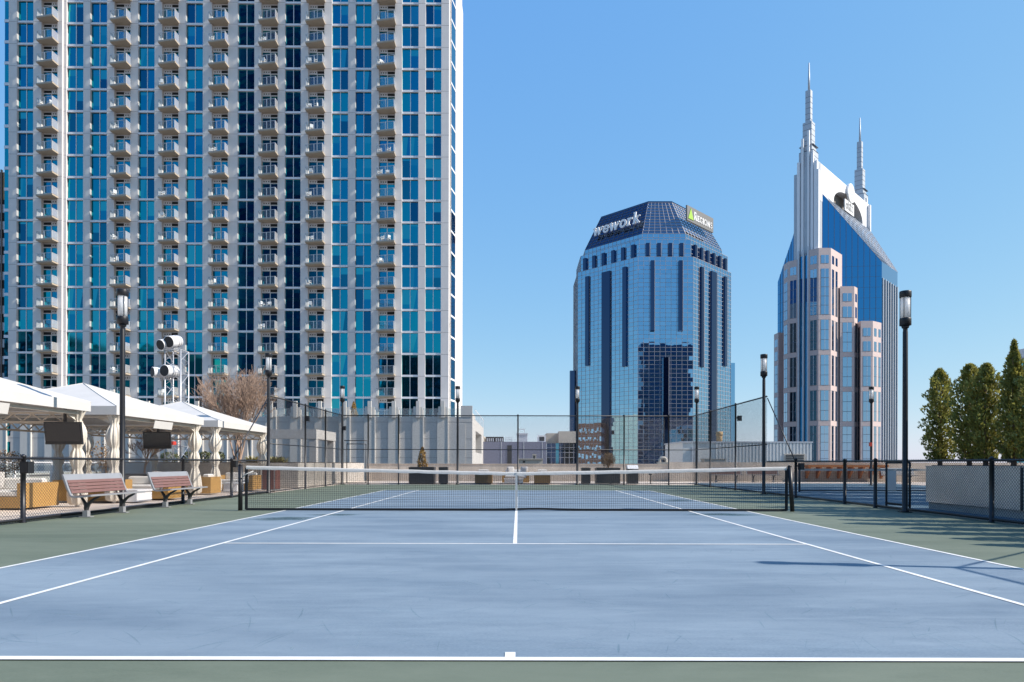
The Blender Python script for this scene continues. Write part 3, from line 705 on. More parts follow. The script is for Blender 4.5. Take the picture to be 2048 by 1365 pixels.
for j, zz in enumerate((2.3, 1.05, -.2, -1.4, -2.5)):
    hw_ = math.sqrt(max(.1, 3.6**2-zz*zz))
    pts = [(t_*hw_*(.92 if t_ < 0 else .45), zz - .55*(1-(t_)**2)+.3) for t_ in [-1+.2*i for i in range(11)]]
    for i in range(10): b.bar(dc+Lx*pts[i][0]+Vector((0,0,pts[i][1]))+Wx*.82, dc+Lx*pts[i+1][0]+Vector((0,0,pts[i+1][1]))+Wx*.82, .38, .06, 0, up=Wx)
part('stripe', b, M['signl'], gb)
# spires
def spire(l, base, flip, d):
    q = MB(); s = d/252
    def seg(hw_, z0, z1, m=0, dl=0, dw=0): lw_prism(q, [(l-hw_+dl,-hw_+dw),(l+hw_+dl,-hw_+dw),(l+hw_+dl,hw_+dw),(l-hw_+dl,hw_+dw)], z0, z1, m)
    q.tube([LW(l,0,142.5), LW(l,0,147), LW(l,0,153.2)], [.42,.38,.22], 8)
    seg(.95, 130.2, 142.5); seg(1.65, 119.5, 130.2); seg(2.1, 116.5, 121.5, dl=-.4); seg(2.6, 112, 118.6, dl=-.2); seg(3.1, base, 112.5)
    o = part('spire', q, M['spire'], tw)
    q2 = MB()
    for z in [112.5+2.1*i for i in range(14)]:
        hw_ = .97 if z > 130 else (1.67 if z > 121 else 2.62); lw_prism(q2, [(l-hw_-.03,-hw_-.03),(l+hw_+.03,-hw_-.03),(l+hw_+.03,hw_+.03),(l-hw_-.03,hw_+.03)], z, z+.09)
    part('panel_seam', q2, M['mulld'], o)
    q3 = MB()
    for dw, zt_, hw_ in ((1.2,126,.35),(-1.0,123.5,.4),(2.6,117,.45),(-2.4,115,.5),(3.9,113.7,.55),(4.6,110.5,.4) if not flip else (3.4,112,.5)):
        dl = -3.25 if not flip else 0; q3.bar(LW(l+dl,dw,base), LW(l+dl,dw,zt_), hw_*2, hw_*2, 0, up=Lx)
    part('pilaster', q3, M['gwhite'], o)
spire(0, 78, False, 252); spire(56.4, 100, True, 291)
b = MB(); lw_prism(b, [(-2.9,-4.4),(6,-4.4),(6,3.1),(3,3.1),(0,4.2),(-2.9,4.2)], 78, 111.0)
lw_prism(b, [(-2.0,-3),(4,-3),(4,3),(-2.0,3)], 111.0, 115.5)
part('spire_base', b, M['spire'], tw)
# granite bays at the near end
def bayblock(pts, top, name='granite_bay'):
    q = MB(); lw_prism(q, pts, -29, top); return part(name, q, M['granite'], tw)
ZA, ZB, ZC = 80.6, 67.8, 54.4
A_ = [(-5,1.9),(-5,5.6),(-1.8,8.8),(6.6,8.8),(18.4,8.8),(18.4,1.9)]
mir = lambda pts: [(l, -w_) for l, w_ in reversed(pts)]
B_ = [(8.2,8.8),(5.7,9.4),(9.5,13.2),(17,13.2),(18.4,13.2),(18.4,8.81)]
C_ = [(12.5,13.21),(9.2,15.6),(12.3,18.8),(19.5,20.1),(19.5,13.21)]
for pts, top in ((A_, ZA), (B_, ZB), (C_, ZC)):
    bayblock(pts, top); bayblock(mir(pts), top - (2.6 if pts is A_ else 0))
b = MB(); lw_prism(b, [(-4.2,-1.89),(-4.2,1.89),(5,1.89),(5,-1.89)], -29, 79); part('centre_glass', b, M['bglass'], tw)
for w_ in (-1.75, 0, 1.75):
    q = MB(); q.bar(LW(-4.75,w_,-29), LW(-4.75,w_,ZA+ (1.5 if w_ > 0 else .4)), .5, .9, 0, up=Lx); part('facade_fin', q, M['fin'], tw)
bands = [Zs(342), Zs(578), Zs(815), Zs(1052)]
bands = [CZ + (928.1-(540+z/3.412))/F*249 for z in (342, 578, 815, 1052)]
def strip(p, q, t0, t1, top, dbl=True):
    dk = abs(p[0]-q[0]) < .01
    p, q = LW(*p), LW(*q); L = (q-p).length; u = (q-p)/L; n = Vector((u.y,-u.x,0)); a_, c_ = p+u*L*t0, p+u*L*t1
    zs = [top-2.6]
    segs = []; cur = top - 2.6
    first = cur - 3.0; segs.append((first, cur)); cur = first - 2.0
    for zb in bands + [-4]:
        if zb < cur - 2: segs.append((zb+1.0, cur)); cur = zb - 1.0
        elif zb < cur: cur = zb-1.0
    for z0_, z1_ in segs:
        if z1_ - z0_ < 1: continue
        k_ = MB(); k_.extrude([a_+Vector((0,0,z0_)), c_+Vector((0,0,z0_)), c_+Vector((0,0,z1_)), a_+Vector((0,0,z1_))], n*.06, 0)
        nr = max(1, round((z1_-z0_)/3.2)); 
        for j in range(1, nr):
            z = z0_+(z1_-z0_)*j/nr; k_.bar(a_+n*.08+Vector((0,0,z)), c_+n*.08+Vector((0,0,z)), .06, .16, 1)
        if dbl: m_ = (a_+c_)/2; k_.bar(m_+n*.08+Vector((0,0,z0_)), m_+n*.08+Vector((0,0,z1_)), .16, .06, 2, up=n)
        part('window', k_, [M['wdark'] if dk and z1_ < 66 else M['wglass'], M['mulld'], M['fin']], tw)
def do_strips(P_, top, sgn):
    sg_ = lambda a: (a[0], a[1]*sgn)
    for i, (p, q) in enumerate(zip(P_[:-1], P_[1:])):
        L = math.hypot(p[0]-q[0], p[1]-q[1])
        if i == 0 and P_ is not A_:
            pp, qq = (sg_(p), sg_(q)) if sgn > 0 else (sg_(q), sg_(p)); P3, Q3 = LW(*pp), LW(*qq); n3 = Vector(((Q3-P3).y, -(Q3-P3).x, 0)).normalized(); a3, c3 = P3.lerp(Q3,.35), P3.lerp(Q3,.75)
            if sgn < 0: continue
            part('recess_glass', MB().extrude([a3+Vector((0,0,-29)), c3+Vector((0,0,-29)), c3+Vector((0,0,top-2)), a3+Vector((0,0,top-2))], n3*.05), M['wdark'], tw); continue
        if L < 2 or i > (2 if P_ is A_ else (2 if P_ is B_ else 2)): continue
        if abs(p[1]-q[1]) < .01 or (P_ is C_ and i == 2):
            if sgn > 0: strip(sg_(p), sg_(q), .12, .36, top, False); strip(sg_(p), sg_(q), .55, .78, top, False)
        else: strip(sg_(p), sg_(q), .2, .82, top) if sgn > 0 else strip(sg_(q), sg_(p), .2, .82, top)
for P_, top in ((A_, ZA), (B_, ZB), (C_, ZC)):
    do_strips(P_, top, 1); do_strips(P_, top - (2.6 if P_ is A_ else 0), -1)
b = MB()
for pts, top in ((A_, ZA), (B_, ZB), (C_, ZC)):
    for P_ in (pts, mir(pts)):
        ctr = sum((Vector(p) for p in P_), Vector((0,0)))/len(P_); big = [tuple(ctr+(Vector(p)-ctr)*1.004) for p in P_]
        for zb in bands:
            if zb < top-4: lw_prism(b, big, zb+.9, zb+.98); lw_prism(b, big, zb-.98, zb-.9)
part('stone_seam', b, M['joint'], tw)

# ---- dark striped block at the far left
b = MB(); d = 130; b.box(PX(-140,d), PX(14,d), YD(d), YD(d+30), -29, PZ(5,345,d))
sb = thing('striped_brick_block', (PX(-60,d), YD(d+15), -29), 'dark striped office block with tan brick top at the left edge', 'building')
part('wall', b, M['brickt'], sb)
for i in range(5):
    x = PX(8-9*i, d); q = MB().box(x-.55, x+.35, YD(d)-.06, YD(d), -29, PZ(5,400,d)); part('dark_glass_strip', q, M['dark'], sb)
    q = MB().box(x+.38, x+.62, YD(d)-.35, YD(d), -29, PZ(5,345,d)+.4); part('pilaster', q, M['plantd'], sb)
    q = MB()
    for j in range(20): q.box(x-.52, x+.33, YD(d)-.1, YD(d)-.06, 50-j*3.3, 51.6-j*3.3)
    part('spandrel', q, M['fin'], sb)

# ---- low buildings in the middle distance
d = 110
lv = thing('lavender_clad_building', (PX(1030,d), YD(d+8), -29), 'low lavender grey metal clad building beyond the podium end', 'building')
b = MB().box(PX(960,d), PX(1093,d), YD(d), YD(d+16), -29, PZ(1030,884,d)); part('wall', b, M['purple'], lv)
for px in (1003, 1048, 1085):
    q = MB().box(PX(px,d)-.05, PX(px,d)+.05, YD(d)-.04, YD(d), -29, PZ(1030,884,d)); part('seam', q, M['fin'], lv)
q = MB().box(PX(1015,d), PX(1024,d), YD(d)-.05, YD(d), -6, PZ(1020,891,d)); part('door', q, M['plantd'], lv)
z = PZ(1030,884,d)
for i, (a, c, t_) in enumerate(((972,989,874),(990,1007,874))):
    q = MB().box(PX(a,d+3), PX(c,d+3), YD(d+3), YD(d+7), z, PZ(1000,t_,d+3)); 
    for j in range(4): q.box(PX(a+2+j*4,d+3), PX(a+4+j*4,d+3), YD(d+3)-.1, YD(d+3), z+.15, PZ(1000,t_+3,d+3), 1)
    solo('cooling_unit', q, [M['iron'], M['fin']], ['dark rooftop cooling unit nearest the podium on the lavender building','dark rooftop cooling unit beside the lattice frame on the lavender building'][i], 'cooling unit', (PX((a+c)/2,d+5), YD(d+5), z), 'rooftop cooling units')
q = MB()
for px in (1012,1016,1020,1024): q.bar((PX(px,d+4),YD(d+4),z),(PX(px,d+4),YD(d+4),z+.9),.06,.06)
q.bar((PX(1010,d+4),YD(d+4),z+.5),(PX(1026,d+4),YD(d+4),z+.5),.05,.05); q.bar((PX(1012,d+4),YD(d+4),z+.9),(PX(1024,d+4),YD(d+4),z+.9),.05,.05)
solo('lattice_frame', q, M['fin'], 'thin metal lattice frame on the lavender building roof', 'roof frame', (PX(1018,d+4), YD(d+4), z))
q = MB().box(PX(1034,d+2), PX(1055,d+2), YD(d+2), YD(d+5), z, PZ(1045,868,d+2)); q.box(PX(1033,d+2), PX(1056,d+2), YD(d+2)-.1, YD(d+5.1), PZ(1045,870,d+2), PZ(1045,868,d+2)+.1)
for px in (1036,1049): q.bar((PX(px,d+3),YD(d+3),PZ(1045,868,d)),(PX(px,d+3),YD(d+3),PZ(1045,857,d)),.1,.1)
q.bar((PX(1035,d+3),YD(d+3),PZ(1045,857,d)),(PX(1050,d+3),YD(d+3),PZ(1045,857,d)),.2,.12)
solo('rooftop_housing', q, M['fin'], 'grey rooftop lift housing with a frame on top behind the centre post', 'roof housing', (PX(1045,d+3), YD(d+3), z))
q = MB().box(PX(1076,d+2), PX(1092,d+2), YD(d+2), YD(d+5), z, PZ(1085,871,d+2)); q.box(PX(1079,d+2), PX(1089,d+2), YD(d+2)-.03, YD(d+2), z+.2, PZ(1085,874,d+2), 1)
solo('rooftop_kiosk', q, [M['white'], M['iron']], 'small white rooftop kiosk with dark opening beside the stepped block', 'roof kiosk', (PX(1084,d+3), YD(d+3), z))
d = 126
st = thing('stepped_concrete_block', (PX(1115,d), YD(d+10), -29), 'stepped concrete building with dark gridded glass left of the mirror tower', 'building')
b = MB().box(PX(1094,d), PX(1150,d), YD(d), YD(d+20), -29, PZ(1115,887,d)); part('glass_base', b, M['mdark'], st)
b = MB().box(PX(1094,d), PX(1150,d), YD(d)+2, YD(d+20), PZ(1115,887,d), PZ(1115,866,d)).box(PX(1118,d-1), PX(1152,d-1), YD(d)-1, YD(d)+2, PZ(1115,886,d-1), PZ(1128,863,d-1)); part('upper_block', b, M['beige'], st)
b = MB()
for px in range(1094, 1150, 9): b.box(PX(px,d)-.05, PX(px,d)+.05, YD(d)-.05, YD(d), -10, PZ(1115,887,d))
for yy in (896,906,916): b.box(PX(1094,d), PX(1150,d), YD(d)-.04, YD(d), PZ(1115,yy,d), PZ(1115,yy,d)+.1)
part('mullion_grid', b, M['mull'], st)
q = MB().box(PX(1112,d), PX(1118,d), YD(d)-.09, YD(d)-.05, -5, PZ(1115,887,d)); part('reflection_strip', q, M['teal'], st)  # paler glass strip standing in for a reflection on the corner
d = 70
q = MB().box(PX(1036,d), PX(1086,d), YD(d), YD(d+5), -8, PZ(1060,918.5,d)); q.box(PX(1035,d), PX(1087,d), YD(d)-.15, YD(d+5.1), PZ(1060,919.5,d), PZ(1060,917.5,d)); q.box(PX(1046,d), PX(1051,d), YD(d)-.02, YD(d), PZ(1060,926,d), PZ(1060,922,d), 1)
solo('stair_head', q, [M['beige'], M['dark']], 'low beige stair head roof just above the parapet wall', 'roof housing', (PX(1060,d), YD(d+2), -8))
q = MB().box(PX(1066,d+6), PX(1073,d+6), YD(d+6), YD(d+7), PZ(1070,920,d+6), PZ(1070,909.5,d+6)); q.box(PX(1065.6,d+6), PX(1073.4,d+6), YD(d+6)-.05, YD(d+7.05), PZ(1070,910.5,d+6), PZ(1070,909,d+6)); q.box(PX(1067,d+6), PX(1071,d+6), YD(d+6)-.02, YD(d+6), PZ(1070,918,d+6), PZ(1070,912,d+6), 1)
solo('vent_box', q, [M['beige'], M['iron']], 'small beige vent box above the low beige stair head', 'vent', (PX(1070,d+6), YD(d+6.5), PZ(1070,920,d+6)))
# silver plant room, right
d = 75
pr_ = thing('corrugated_plant_room', (PX(1495,d), YD(d+5), -29), 'long silver corrugated plant room between the two glass towers', 'plant room')
x0, x1 = PX(1366,d), PX(1624,d); zt_ = PZ(1500,886,d)
b = MB().box(x0, x1, YD(d), YD(d+9), -29, zt_); part('wall', b, M['metalw'], pr_)
b = MB(); xx = PX(1432,d)
while xx < x1 - .1: b.box(xx, xx+.17, YD(d)-.09, YD(d), -2, zt_); xx += .38
part('corrugation', b, M['metalw'], pr_)
b = MB().box(x0-.1, x1+.1, YD(d)-.12, YD(d+9.1), zt_, zt_+.15); part('roof_edge', b, M['fin'], pr_)
b = MB().box(PX(1568,d), PX(1610,d), YD(d)-.16, YD(d), -2, PZ(1590,908,d), 0)
for j in range(5): b.box(PX(1571,d), PX(1607,d), YD(d)-.19, YD(d)-.16, PZ(1590,912+3.2*j,d), PZ(1590,910.2+3.2*j,d), 1)
part('louvre', b, [M['beige'], M['iron']], pr_)
b = MB().box(PX(1383,d), PX(1396,d), YD(d)-.3, YD(d), -2, PZ(1390,895,d)); part('cabinet', b, M['fin'], pr_)
b = MB().box(PX(1410,d-3), PX(1453,d-3), YD(d-3), YD(d-1.5), -2, PZ(1440,919,d-3)); b.box(PX(1409,d-3), PX(1454,d-3), YD(d-3)-.05, YD(d-1.4), PZ(1440,919,d-3), PZ(1440,918,d-3)); solo('duct_box', b, M['beige'], 'low tan duct box in front of the silver plant room', 'duct', (PX(1430,d-3), YD(d-2), -2))
b = MB().tube([(PX(1439,d+2),YD(d+2),zt_),(PX(1439,d+2),YD(d+2),PZ(1439,866,d+2))], PX(1446,d)-PX(1440,d), 14); b.tube([(PX(1439,d+2),YD(d+2),PZ(1439,872,d+2)),(PX(1439,d+2),YD(d+2),PZ(1439,864,d+2))], PX(1447,d)-PX(1440,d), 14)
solo('exhaust_stack', b, M['brickt'], 'stubby brown exhaust stack on the silver plant room roof', 'exhaust stack', (PX(1439,d+2), YD(d+2), zt_))
d = 60
P_ = [(PX(1320,d),YD(d),.4),(PX(1320,d),YD(d),PZ(1320,919,d)),(PX(1322,d),YD(d),PZ(1320,916.3,d)),(PX(1330,d),YD(d),PZ(1320,916.3,d)),(PX(1332.5,d),YD(d),PZ(1320,919,d)),(PX(1333,d),YD(d),.4)]
b = MB().tube(P_, .13, 10); b.box(PX(1315,d),PX(1338,d),YD(d)-.3,YD(d)+.3,0,PZ(1320,925,d)); solo('pipe_loop', b, M['beige'], 'tan looped vent pipe above the parapet wall', 'pipe', (PX(1326,d), YD(d), 0))
# right edge glass building
d = 100
gb_ = thing('teal_glass_building', (PX(2016,d)+15, YD(80), -29), 'teal glass building with grey parapet at the right edge behind trees', 'building')
X = PX(2021,d); zt_ = PZ(2030,704,d)
b = MB().box(X, X+30, YD(60), YD(d), -29, zt_-1.3); part('glass_wall', b, M['teal'], gb_)
b = MB().box(X-.15, X+30, YD(60), YD(d)+.2, zt_-1.3, zt_); part('parapet', b, M['fin'], gb_)
b = MB().box(X-.3, X+.5, YD(d)-.5, YD(d)+.3, -29, zt_-.4); part('corner_pier', b, M['plantd'], gb_)
b = MB()
for yy in range(62, 100, 3): b.box(X-.06, X, YD(yy)-.06, YD(yy)+.06, -29, zt_-1.3)
for j in range(9): b.box(X-.06, X, YD(60), YD(d), zt_-1.3-j*3.4-.15, zt_-1.3-j*3.4)
part('mullion_grid', b, M['mull'], gb_)

# ---- city blocks that stand outside the view and are seen mirrored in the glass
def block(name, x0, x1, d0_, d1_, z1, wallm, label, cat, rows, face, winm):
    t_ = thing(name, ((x0+x1)/2, YD((d0_+d1_)/2), -29), label, cat)
    part('wall', MB().box(x0, x1, YD(d0_), YD(d1_), -29, z1), wallm, t_)
    q = MB()
    for r_ in range(rows):
        z = z1-2.2-r_*3.6
        if z < -20: break
        if face == 'x':
            y = YD(d0_)+1
            while y < YD(d1_)-1.6: q.box(x1, x1+.04, y, y+1.1, z-1.7, z); y += 2.1
        elif face == 'y': q.box(x0+.6, x1-.6, YD(d1_), YD(d1_)+.04, z-1.7, z)
        else:
            x = x0+.8
            while x < x1-1.6: q.box(x, x+1.2, YD(d1_), YD(d1_)+.04, z-1.9, z); x += 2.3
    if rows: part('window', q, winm, t_, stuff=True)
block('brick_warehouse', -75, -45, 198, 226, 18, M['brick'], 'red brick block seen reflected in the lower left of the mirror tower', 'building', 6, 'x', M['fin'])
block('cream_block', -80, -44, 168, 196.5, 21.5, M['cream'], 'plain cream block seen reflected low in the mirror tower', 'building', 0, 'x', M['fin'])
block('dark_glass_high_rise', 84, 122, -86, -60, 84, M['mdark'], 'dark gridded high rise seen reflected in the mirror tower front', 'office tower', 32, 'y', M['mulld'])
block('black_glass_tower', -93, -71, -70, -42, 170, M['mdark'], 'black glass tower seen reflected in the middle apartment windows', 'office tower', 50, 'y', M['mulld'])
block('banded_office', -150, -112, -80, -45, 40, M['cream'], 'pale banded office block seen reflected in the lower left apartment windows', 'office building', 16, 'y', M['mdark'])
block('grey_office', -215, -158, -80, -45, 46, M['plantd'], 'dark grey office block seen reflected in the left apartment windows', 'office building', 16, 'z', M['fin'])
block('olive_office', -46, -22, -90, -55, 40, M['plantd'], 'dark office block seen reflected in the right apartment windows', 'office building', 14, 'z', M['teal'])

# ------------------------------------------------------------------ concrete walls, frames round the deck
WY = 38.4
b = MB().box(-9.6, 9.6, WY, WY+.25, -.02, 1.06).box(-9.6, 9.6, WY-.03, WY+.28, 1.06, 1.09)
for x in (-5.2, -.8, 3.6, 8): b.box(x, x+.03, WY-.004, WY, 0, 1.06)
solo('parapet_wall', b, M['wall'], 'long weathered concrete parapet wall behind the back court fence', 'wall', (0, WY, 0))
b = MB().box(9.62, 40, WY-.2, WY+.05, -.02, 1.22)
for x in (14, 19, 24): b.box(x, x+.03, WY-.204, WY-.2, 0, 1.2)
solo('parapet_wall', b, M['wall'], 'taller concrete parapet wall behind the second court on the right', 'wall', (24, WY, 0))
# concrete planter block at the left rear
pb = thing('concrete_planter', (-14, 32, 0), 'large raised concrete planter behind the last cabana', 'planter')
b = MB().box(-18.5, -9.75, 25.7, 38.3, -.02, 1.12); part('wall', b, M['wall2'], pb)
b = MB().box(-18.3, -9.95, 25.9, 38.1, 1.12, 1.15); part('soil', b, M['soil'], pb)
# concrete portal frame
d = 39; pf = thing('concrete_portal', (PX(570,d), YD(d), 1.1), 'grey concrete portal frame standing behind the planter', 'portal frame')
x0, x1 = PX(478,d), PX(633,d); z0, z1 = PZ(560,878,d), PZ(560,859,d)
b = MB().box(x0, x1, YD(d), YD(d)+.5, z0, z1); b.box(x1-.5, x1, YD(d)+.5, YD(d)+4.2, z0, z1); part('beam', b, M['pod'], pf)
for xx, yy in ((x1-.42, YD(d)+.03), (x1-.42, YD(d)+3.7), (x0+.1, YD(d)+.03)):
    q = MB().box(xx, xx+.4, yy, yy+.42, 0, z0); part('column', q, M['pod'], pf)

# ------------------------------------------------------------------ lamp posts
def lamp(x, y, label):
    t_ = thing('lamp_post', (x, y, 0), label, 'lamp post', 'lamp posts around the courts')
    q = MB().lathe([(.085,0),(.085,.03),(.062,.05),(.058,2.4),(.055,4.22),(.05,4.24),(.05,4.3),(.075,4.31),(.085,4.36)], x, y, 16); q.box(x-.11,x+.11,y-.11,y+.11,0,.018)
    part('pole', q, M['black'], t_)
    h = MB().lathe([(.095,4.36),(.125,4.37),(.125,4.52),(.118,4.54)], x, y, 20)
    for k in range(4):
        a = math.pi/4 + k*math.pi/2; h.box(x+.113*math.cos(a)-.006, x+.113*math.cos(a)+.006, y+.113*math.sin(a)-.006, y+.113*math.sin(a)+.006, 4.52, 5.02)
    hd = part('lamp_head', h, M['black'], t_)
    part('lens', MB().lathe([(.099,4.53),(.099,5.03)], x, y, 20), M['lens'], hd)
    part('cap', MB().lathe([(.118,5.02),(.128,5.03),(.128,5.15),(.122,5.17),(.06,5.175)], x, y, 20), M['black'], hd)
    return t_
lp0 = lamp(-9.23, 11.75, 'nearest black lamp post on the left, rising beside the first bench')
def lp(x, y, label): dup(lp0, (x, y, 0), 0, label)
lp(9.10, 11.75, 'nearest black lamp post on the right, beside the gate of the low fence')
lp(-9.2, 20.75, 'black lamp post where the left fence steps up, right of the bare tree')
lp(9.12, 20.75, 'black lamp post where the right fence steps up, between the two glass towers')
lp(-9.2, 31.05, 'black lamp post at the left rear corner of the court fence')
lp(9.42, 31.1, 'black lamp post at the right rear corner, in front of the mirror tower')
lp(-3.15, 31.1, 'black lamp post on the back fence by the right edge of the apartment tower')
lp(3.15, 31.1, 'black lamp post on the back fence by the left edge of the mirror tower')
lp(18.55, 31.0, 'black lamp post on the far second court, in front of the twin spire tower')
lp(9.22, 2.75, 'black lamp post beside the near right corner that throws its shadow over the court')

# ------------------------------------------------------------------ chain link fences
def chain(mb, p, q, z0, z1, pitch=.068, r=.0033):
    p, q = Vector((*p,0)), Vector((*q,0)); L = (q-p).length; u = (q-p)/L; h = z1-z0; n = Vector((-u.y,u.x,0))
    s = -h
    while s < L:
        for sg in (1, -1):
            a0, b0 = (s, z0), (s+h, z1)
            if sg < 0: a0, b0 = (s, z1), (s+h, z0)
            ta = max(0, -s/h); tb = min(1, (L-s)/h)
            if tb > ta + 1e-3:
                A = p+u*(a0[0]+h*ta)+Vector((0,0,a0[1]+(b0[1]-a0[1])*ta)); B = p+u*(a0[0]+h*tb)+Vector((0,0,a0[1]+(b0[1]-a0[1])*tb))
                d_ = (B-A).normalized(); m_ = d_.cross(n)*r; k = n*r
                o1 = n*r*.9*sg
                mb.add([A+m_+o1,A-m_*.5+k*.87+o1,A-m_*.5-k*.87+o1,B+m_+o1,B-m_*.5+k*.87+o1,B-m_*.5-k*.87+o1],[(0,1,4,3),(1,2,5,4),(2,0,3,5)])
        s += pitch
def fence(label, runs, posts, mids=(), loc=None, brace=None):
    """runs: (p, q, height); posts: (x, y, height)"""
    p0 = runs[0][0]; t_ = thing('chain_link_fence', loc or (*p0, 0), label, 'fence', 'black chain link fences of the court')
    for x, y, h in posts:
        r_ = .044 if h < 2 else .038
        part('post', MB().lathe([(.06,0),(.06,.012),(r_,.014),(r_,h),(r_+.008,h+.004),(r_+.008,h+.03),(.01,h+.06)], x, y, 12), M['black'], t_)
    mesh_ = MB()
    for p, q, h in runs:
        rail = MB().tube([(*p,h-.02),(*q,h-.02)], .024, 8); part('top_rail', rail, M['black'], t_)
        part('bottom_rail', MB().tube([(*p,.06),(*q,.06)], .018 if h > 2 else .026, 8), M['black'], t_)
        if h > 2: part('mid_rail', MB().tube([(*p,1.84),(*q,1.84)], .02, 8), M['black'], t_)
        chain(mesh_, p, q, .02, h+.02, r=.0026 if h > 2 else .0031)
    part('wire_mesh', mesh_, M['wire'], t_)
    if brace: part('brace_rail', MB().tube([brace[0], brace[1]], .02, 8), M['black'], t_); 
    return t_
LH, THt = 1.22, 3.64
XL, XR = -9.2, 9.24
fence('low chain link fence on the left behind the benches', [((XL,2.7),(XL,17.6),LH)], [(XL,y,LH) for y in (5.6,8.6,14.5,17.6)])
fence('tall chain link fence at the left rear of the court', [((XL,20.75),(XL,31),THt),((XL,17.6),(XL,20.75),LH)], [(XL,25.0,THt),(XL,28.0,THt)], brace=((XL,20.7,THt-.1),(XL,17.7,LH)), loc=(XL,26,0))
bx = [-7.85, -6.25, .02, 5.6, 7.95]
bf = fence('tall chain link fence across the back of the court', [((XL,31.08),(XR,31.08),THt)], [(x,31.08,THt) for x in bx], loc=(0,31.08,0))
# gate in the back fence
q = MB()
for x in (-8.95, -7.95): q.tube([(x,31.0,.05),(x,31.0,2.12)], .022, 8)
q.tube([(-8.95,31.0,2.12),(-7.95,31.0,2.12)], .022, 8); q.tube([(-8.95,31.0,.08),(-7.95,31.0,.08)], .022, 8); q.tube([(-9.1,31.04,2.3),(-7.85,31.04,2.3)], .022, 8)
part('gate', q, M['black'], bf)
fence('tall chain link fence at the right rear beside the second court', [((XR,20.75),(XR,31.1),THt),((XR,18.2),(XR,20.75),LH)], [(XR,24.3,THt),(XR,28.0,THt),(XR,18.2,LH+.05)], brace=((XR,20.7,THt-.1),(XR,18.25,LH)), loc=(XR,26,0))
rf = fence('low chain link fence on the right with a gate', [((XR,2.75),(XR,18.2),LH)], [(XR,y,LH) for y in (6.0,9.1,14.9,13.3)], loc=(XR,10,0))
q = MB()
for y in (12.95, 11.95): q.tube([(XR+.09,y,.05),(XR+.09,y,LH-.06)], .026, 8)
q.tube([(XR+.09,12.95,LH-.06),(XR+.09,11.95,LH-.06)], .026, 8); q.tube([(XR+.09,12.95,.14),(XR+.09,11.95,.14)], .03, 8)
part('gate', q, M['black'], rf)
fence('tall chain link fence near the right corner, known by its shadow', [((XR,-6.5),(XR,2.7),THt)], [(XR,y,THt) for y in (-.4,-3.5)], brace=((XR,2.8,THt-.1),(XR,5.4,LH)), loc=(XR,-1,0))
# small floodlight boxes on posts
def fbox(x, y, z, sx, label):
    q = MB().box(x+sx*.05, x+sx*.2, y-.1, y+.06, z-.12, z+.1); q.box(x, x+sx*.06, y-.02, y+.02, z-.02, z+.03); q.box(x+sx*.07, x+sx*.18, y-.115, y-.1, z-.1, z+.08)
    solo('speaker_box', q, M['plast'], label, 'speaker', (x, y, z), 'small black boxes on the fence posts')
fbox(XL, 8.55, 1.04, 1, 'small black speaker box on the left low fence, nearest the camera')
fbox(XL, 17.55, 1.1, 1, 'small black speaker box beside the left end of the tennis net')
fbox(XL, 24.95, 3.05, 1, 'small black speaker box high on the left rear tall fence')
fbox(XR, 24.2, 3.05, 1, 'small black speaker box high on the right rear tall fence')
fbox(XR, 18.1, 1.05, 1, 'small black speaker box low on the right fence beyond the net')
fbox(XL, 31.0, 2.95, 1, 'small black speaker box on the lamp post at the left rear corner')

# ------------------------------------------------------------------ tennis net
NY = 11.885
net = thing('tennis_net', (0, NY, 0), 'black tennis net with white headband stretched across the blue court', 'tennis net')
xe = 6.38
def nz(x): return .914 + (1.05-.914)*(abs(x)/xe)**1.15
for s in (-1, 1):
    tilt = -.07 if s > 0 else 0
    q = MB().tube([(s*6.52,NY,0),(s*6.52+tilt,NY,1.06)], .05, 14); q.tube([(s*6.52+tilt,NY,1.06),(s*6.52+tilt,NY,1.09)], [.055,.03], 14)
    part('net_post', q, M['black'], net)
q = MB().tube([(-6.45,NY-.06,.78),(-6.36,NY-.06,.86),(-6.2,NY-.03,.93)], .012, 6); part('winch_rope', q, M['canvas'], net)
hb = MB(); n_ = 60; top = []
for i in range(n_+1):
    x = -xe+2*xe*i/n_; z = nz(x)+rnd.uniform(-.004,.004); top.append((x,z))
vs = []
for x, z in top:
    wv = rnd.uniform(-.006,.006)
    vs += [(x,NY-.014,z-.075+wv),(x,NY-.016,z-.01),(x,NY,z+.006),(x,NY+.016,z-.01),(x,NY+.014,z-.075+wv)]
fs = []
for i in range(n_):
    for k in range(4): fs.append((i*5+k, (i+1)*5+k, (i+1)*5+k+1, i*5+k+1))
hb.add(vs, fs, 0, True); part('headband', hb, M['canvas'], net)
cord = MB(); r_ = .0030
x = -xe+.04
def zb(x): return .025 + .022*max(0, math.sin(x*2.1+.6))*max(0, math.sin(x*.7+1))
while x < xe-.03:
    dx = rnd.uniform(-.004,.004); cord.tube([(x,NY,zb(x)+.02),(x+dx,NY,nz(x)-.05)], r_, 3, cap=False, smooth=False); x += .0445
for j in range(20):
    f = j/20
    for i in range(24):
        xa, xb_ = -xe+2*xe*i/24, -xe+2*xe*(i+1)/24
        za, zb_ = zb(xa)+.03+(nz(xa)-.1-zb(xa))*f, zb(xb_)+.03+(nz(xb_)-.1-zb(xb_))*f
        cord.tube([(xa,NY,za),(xb_,NY,zb_)], r_, 3, cap=False, smooth=False)
        if f > .72: cord.tube([(xa,NY+.006,za+.02),(xb_,NY+.006,zb_+.02)], r_, 3, cap=False, smooth=False)
part('net_mesh', cord, M['netcord'], net)
q = MB()
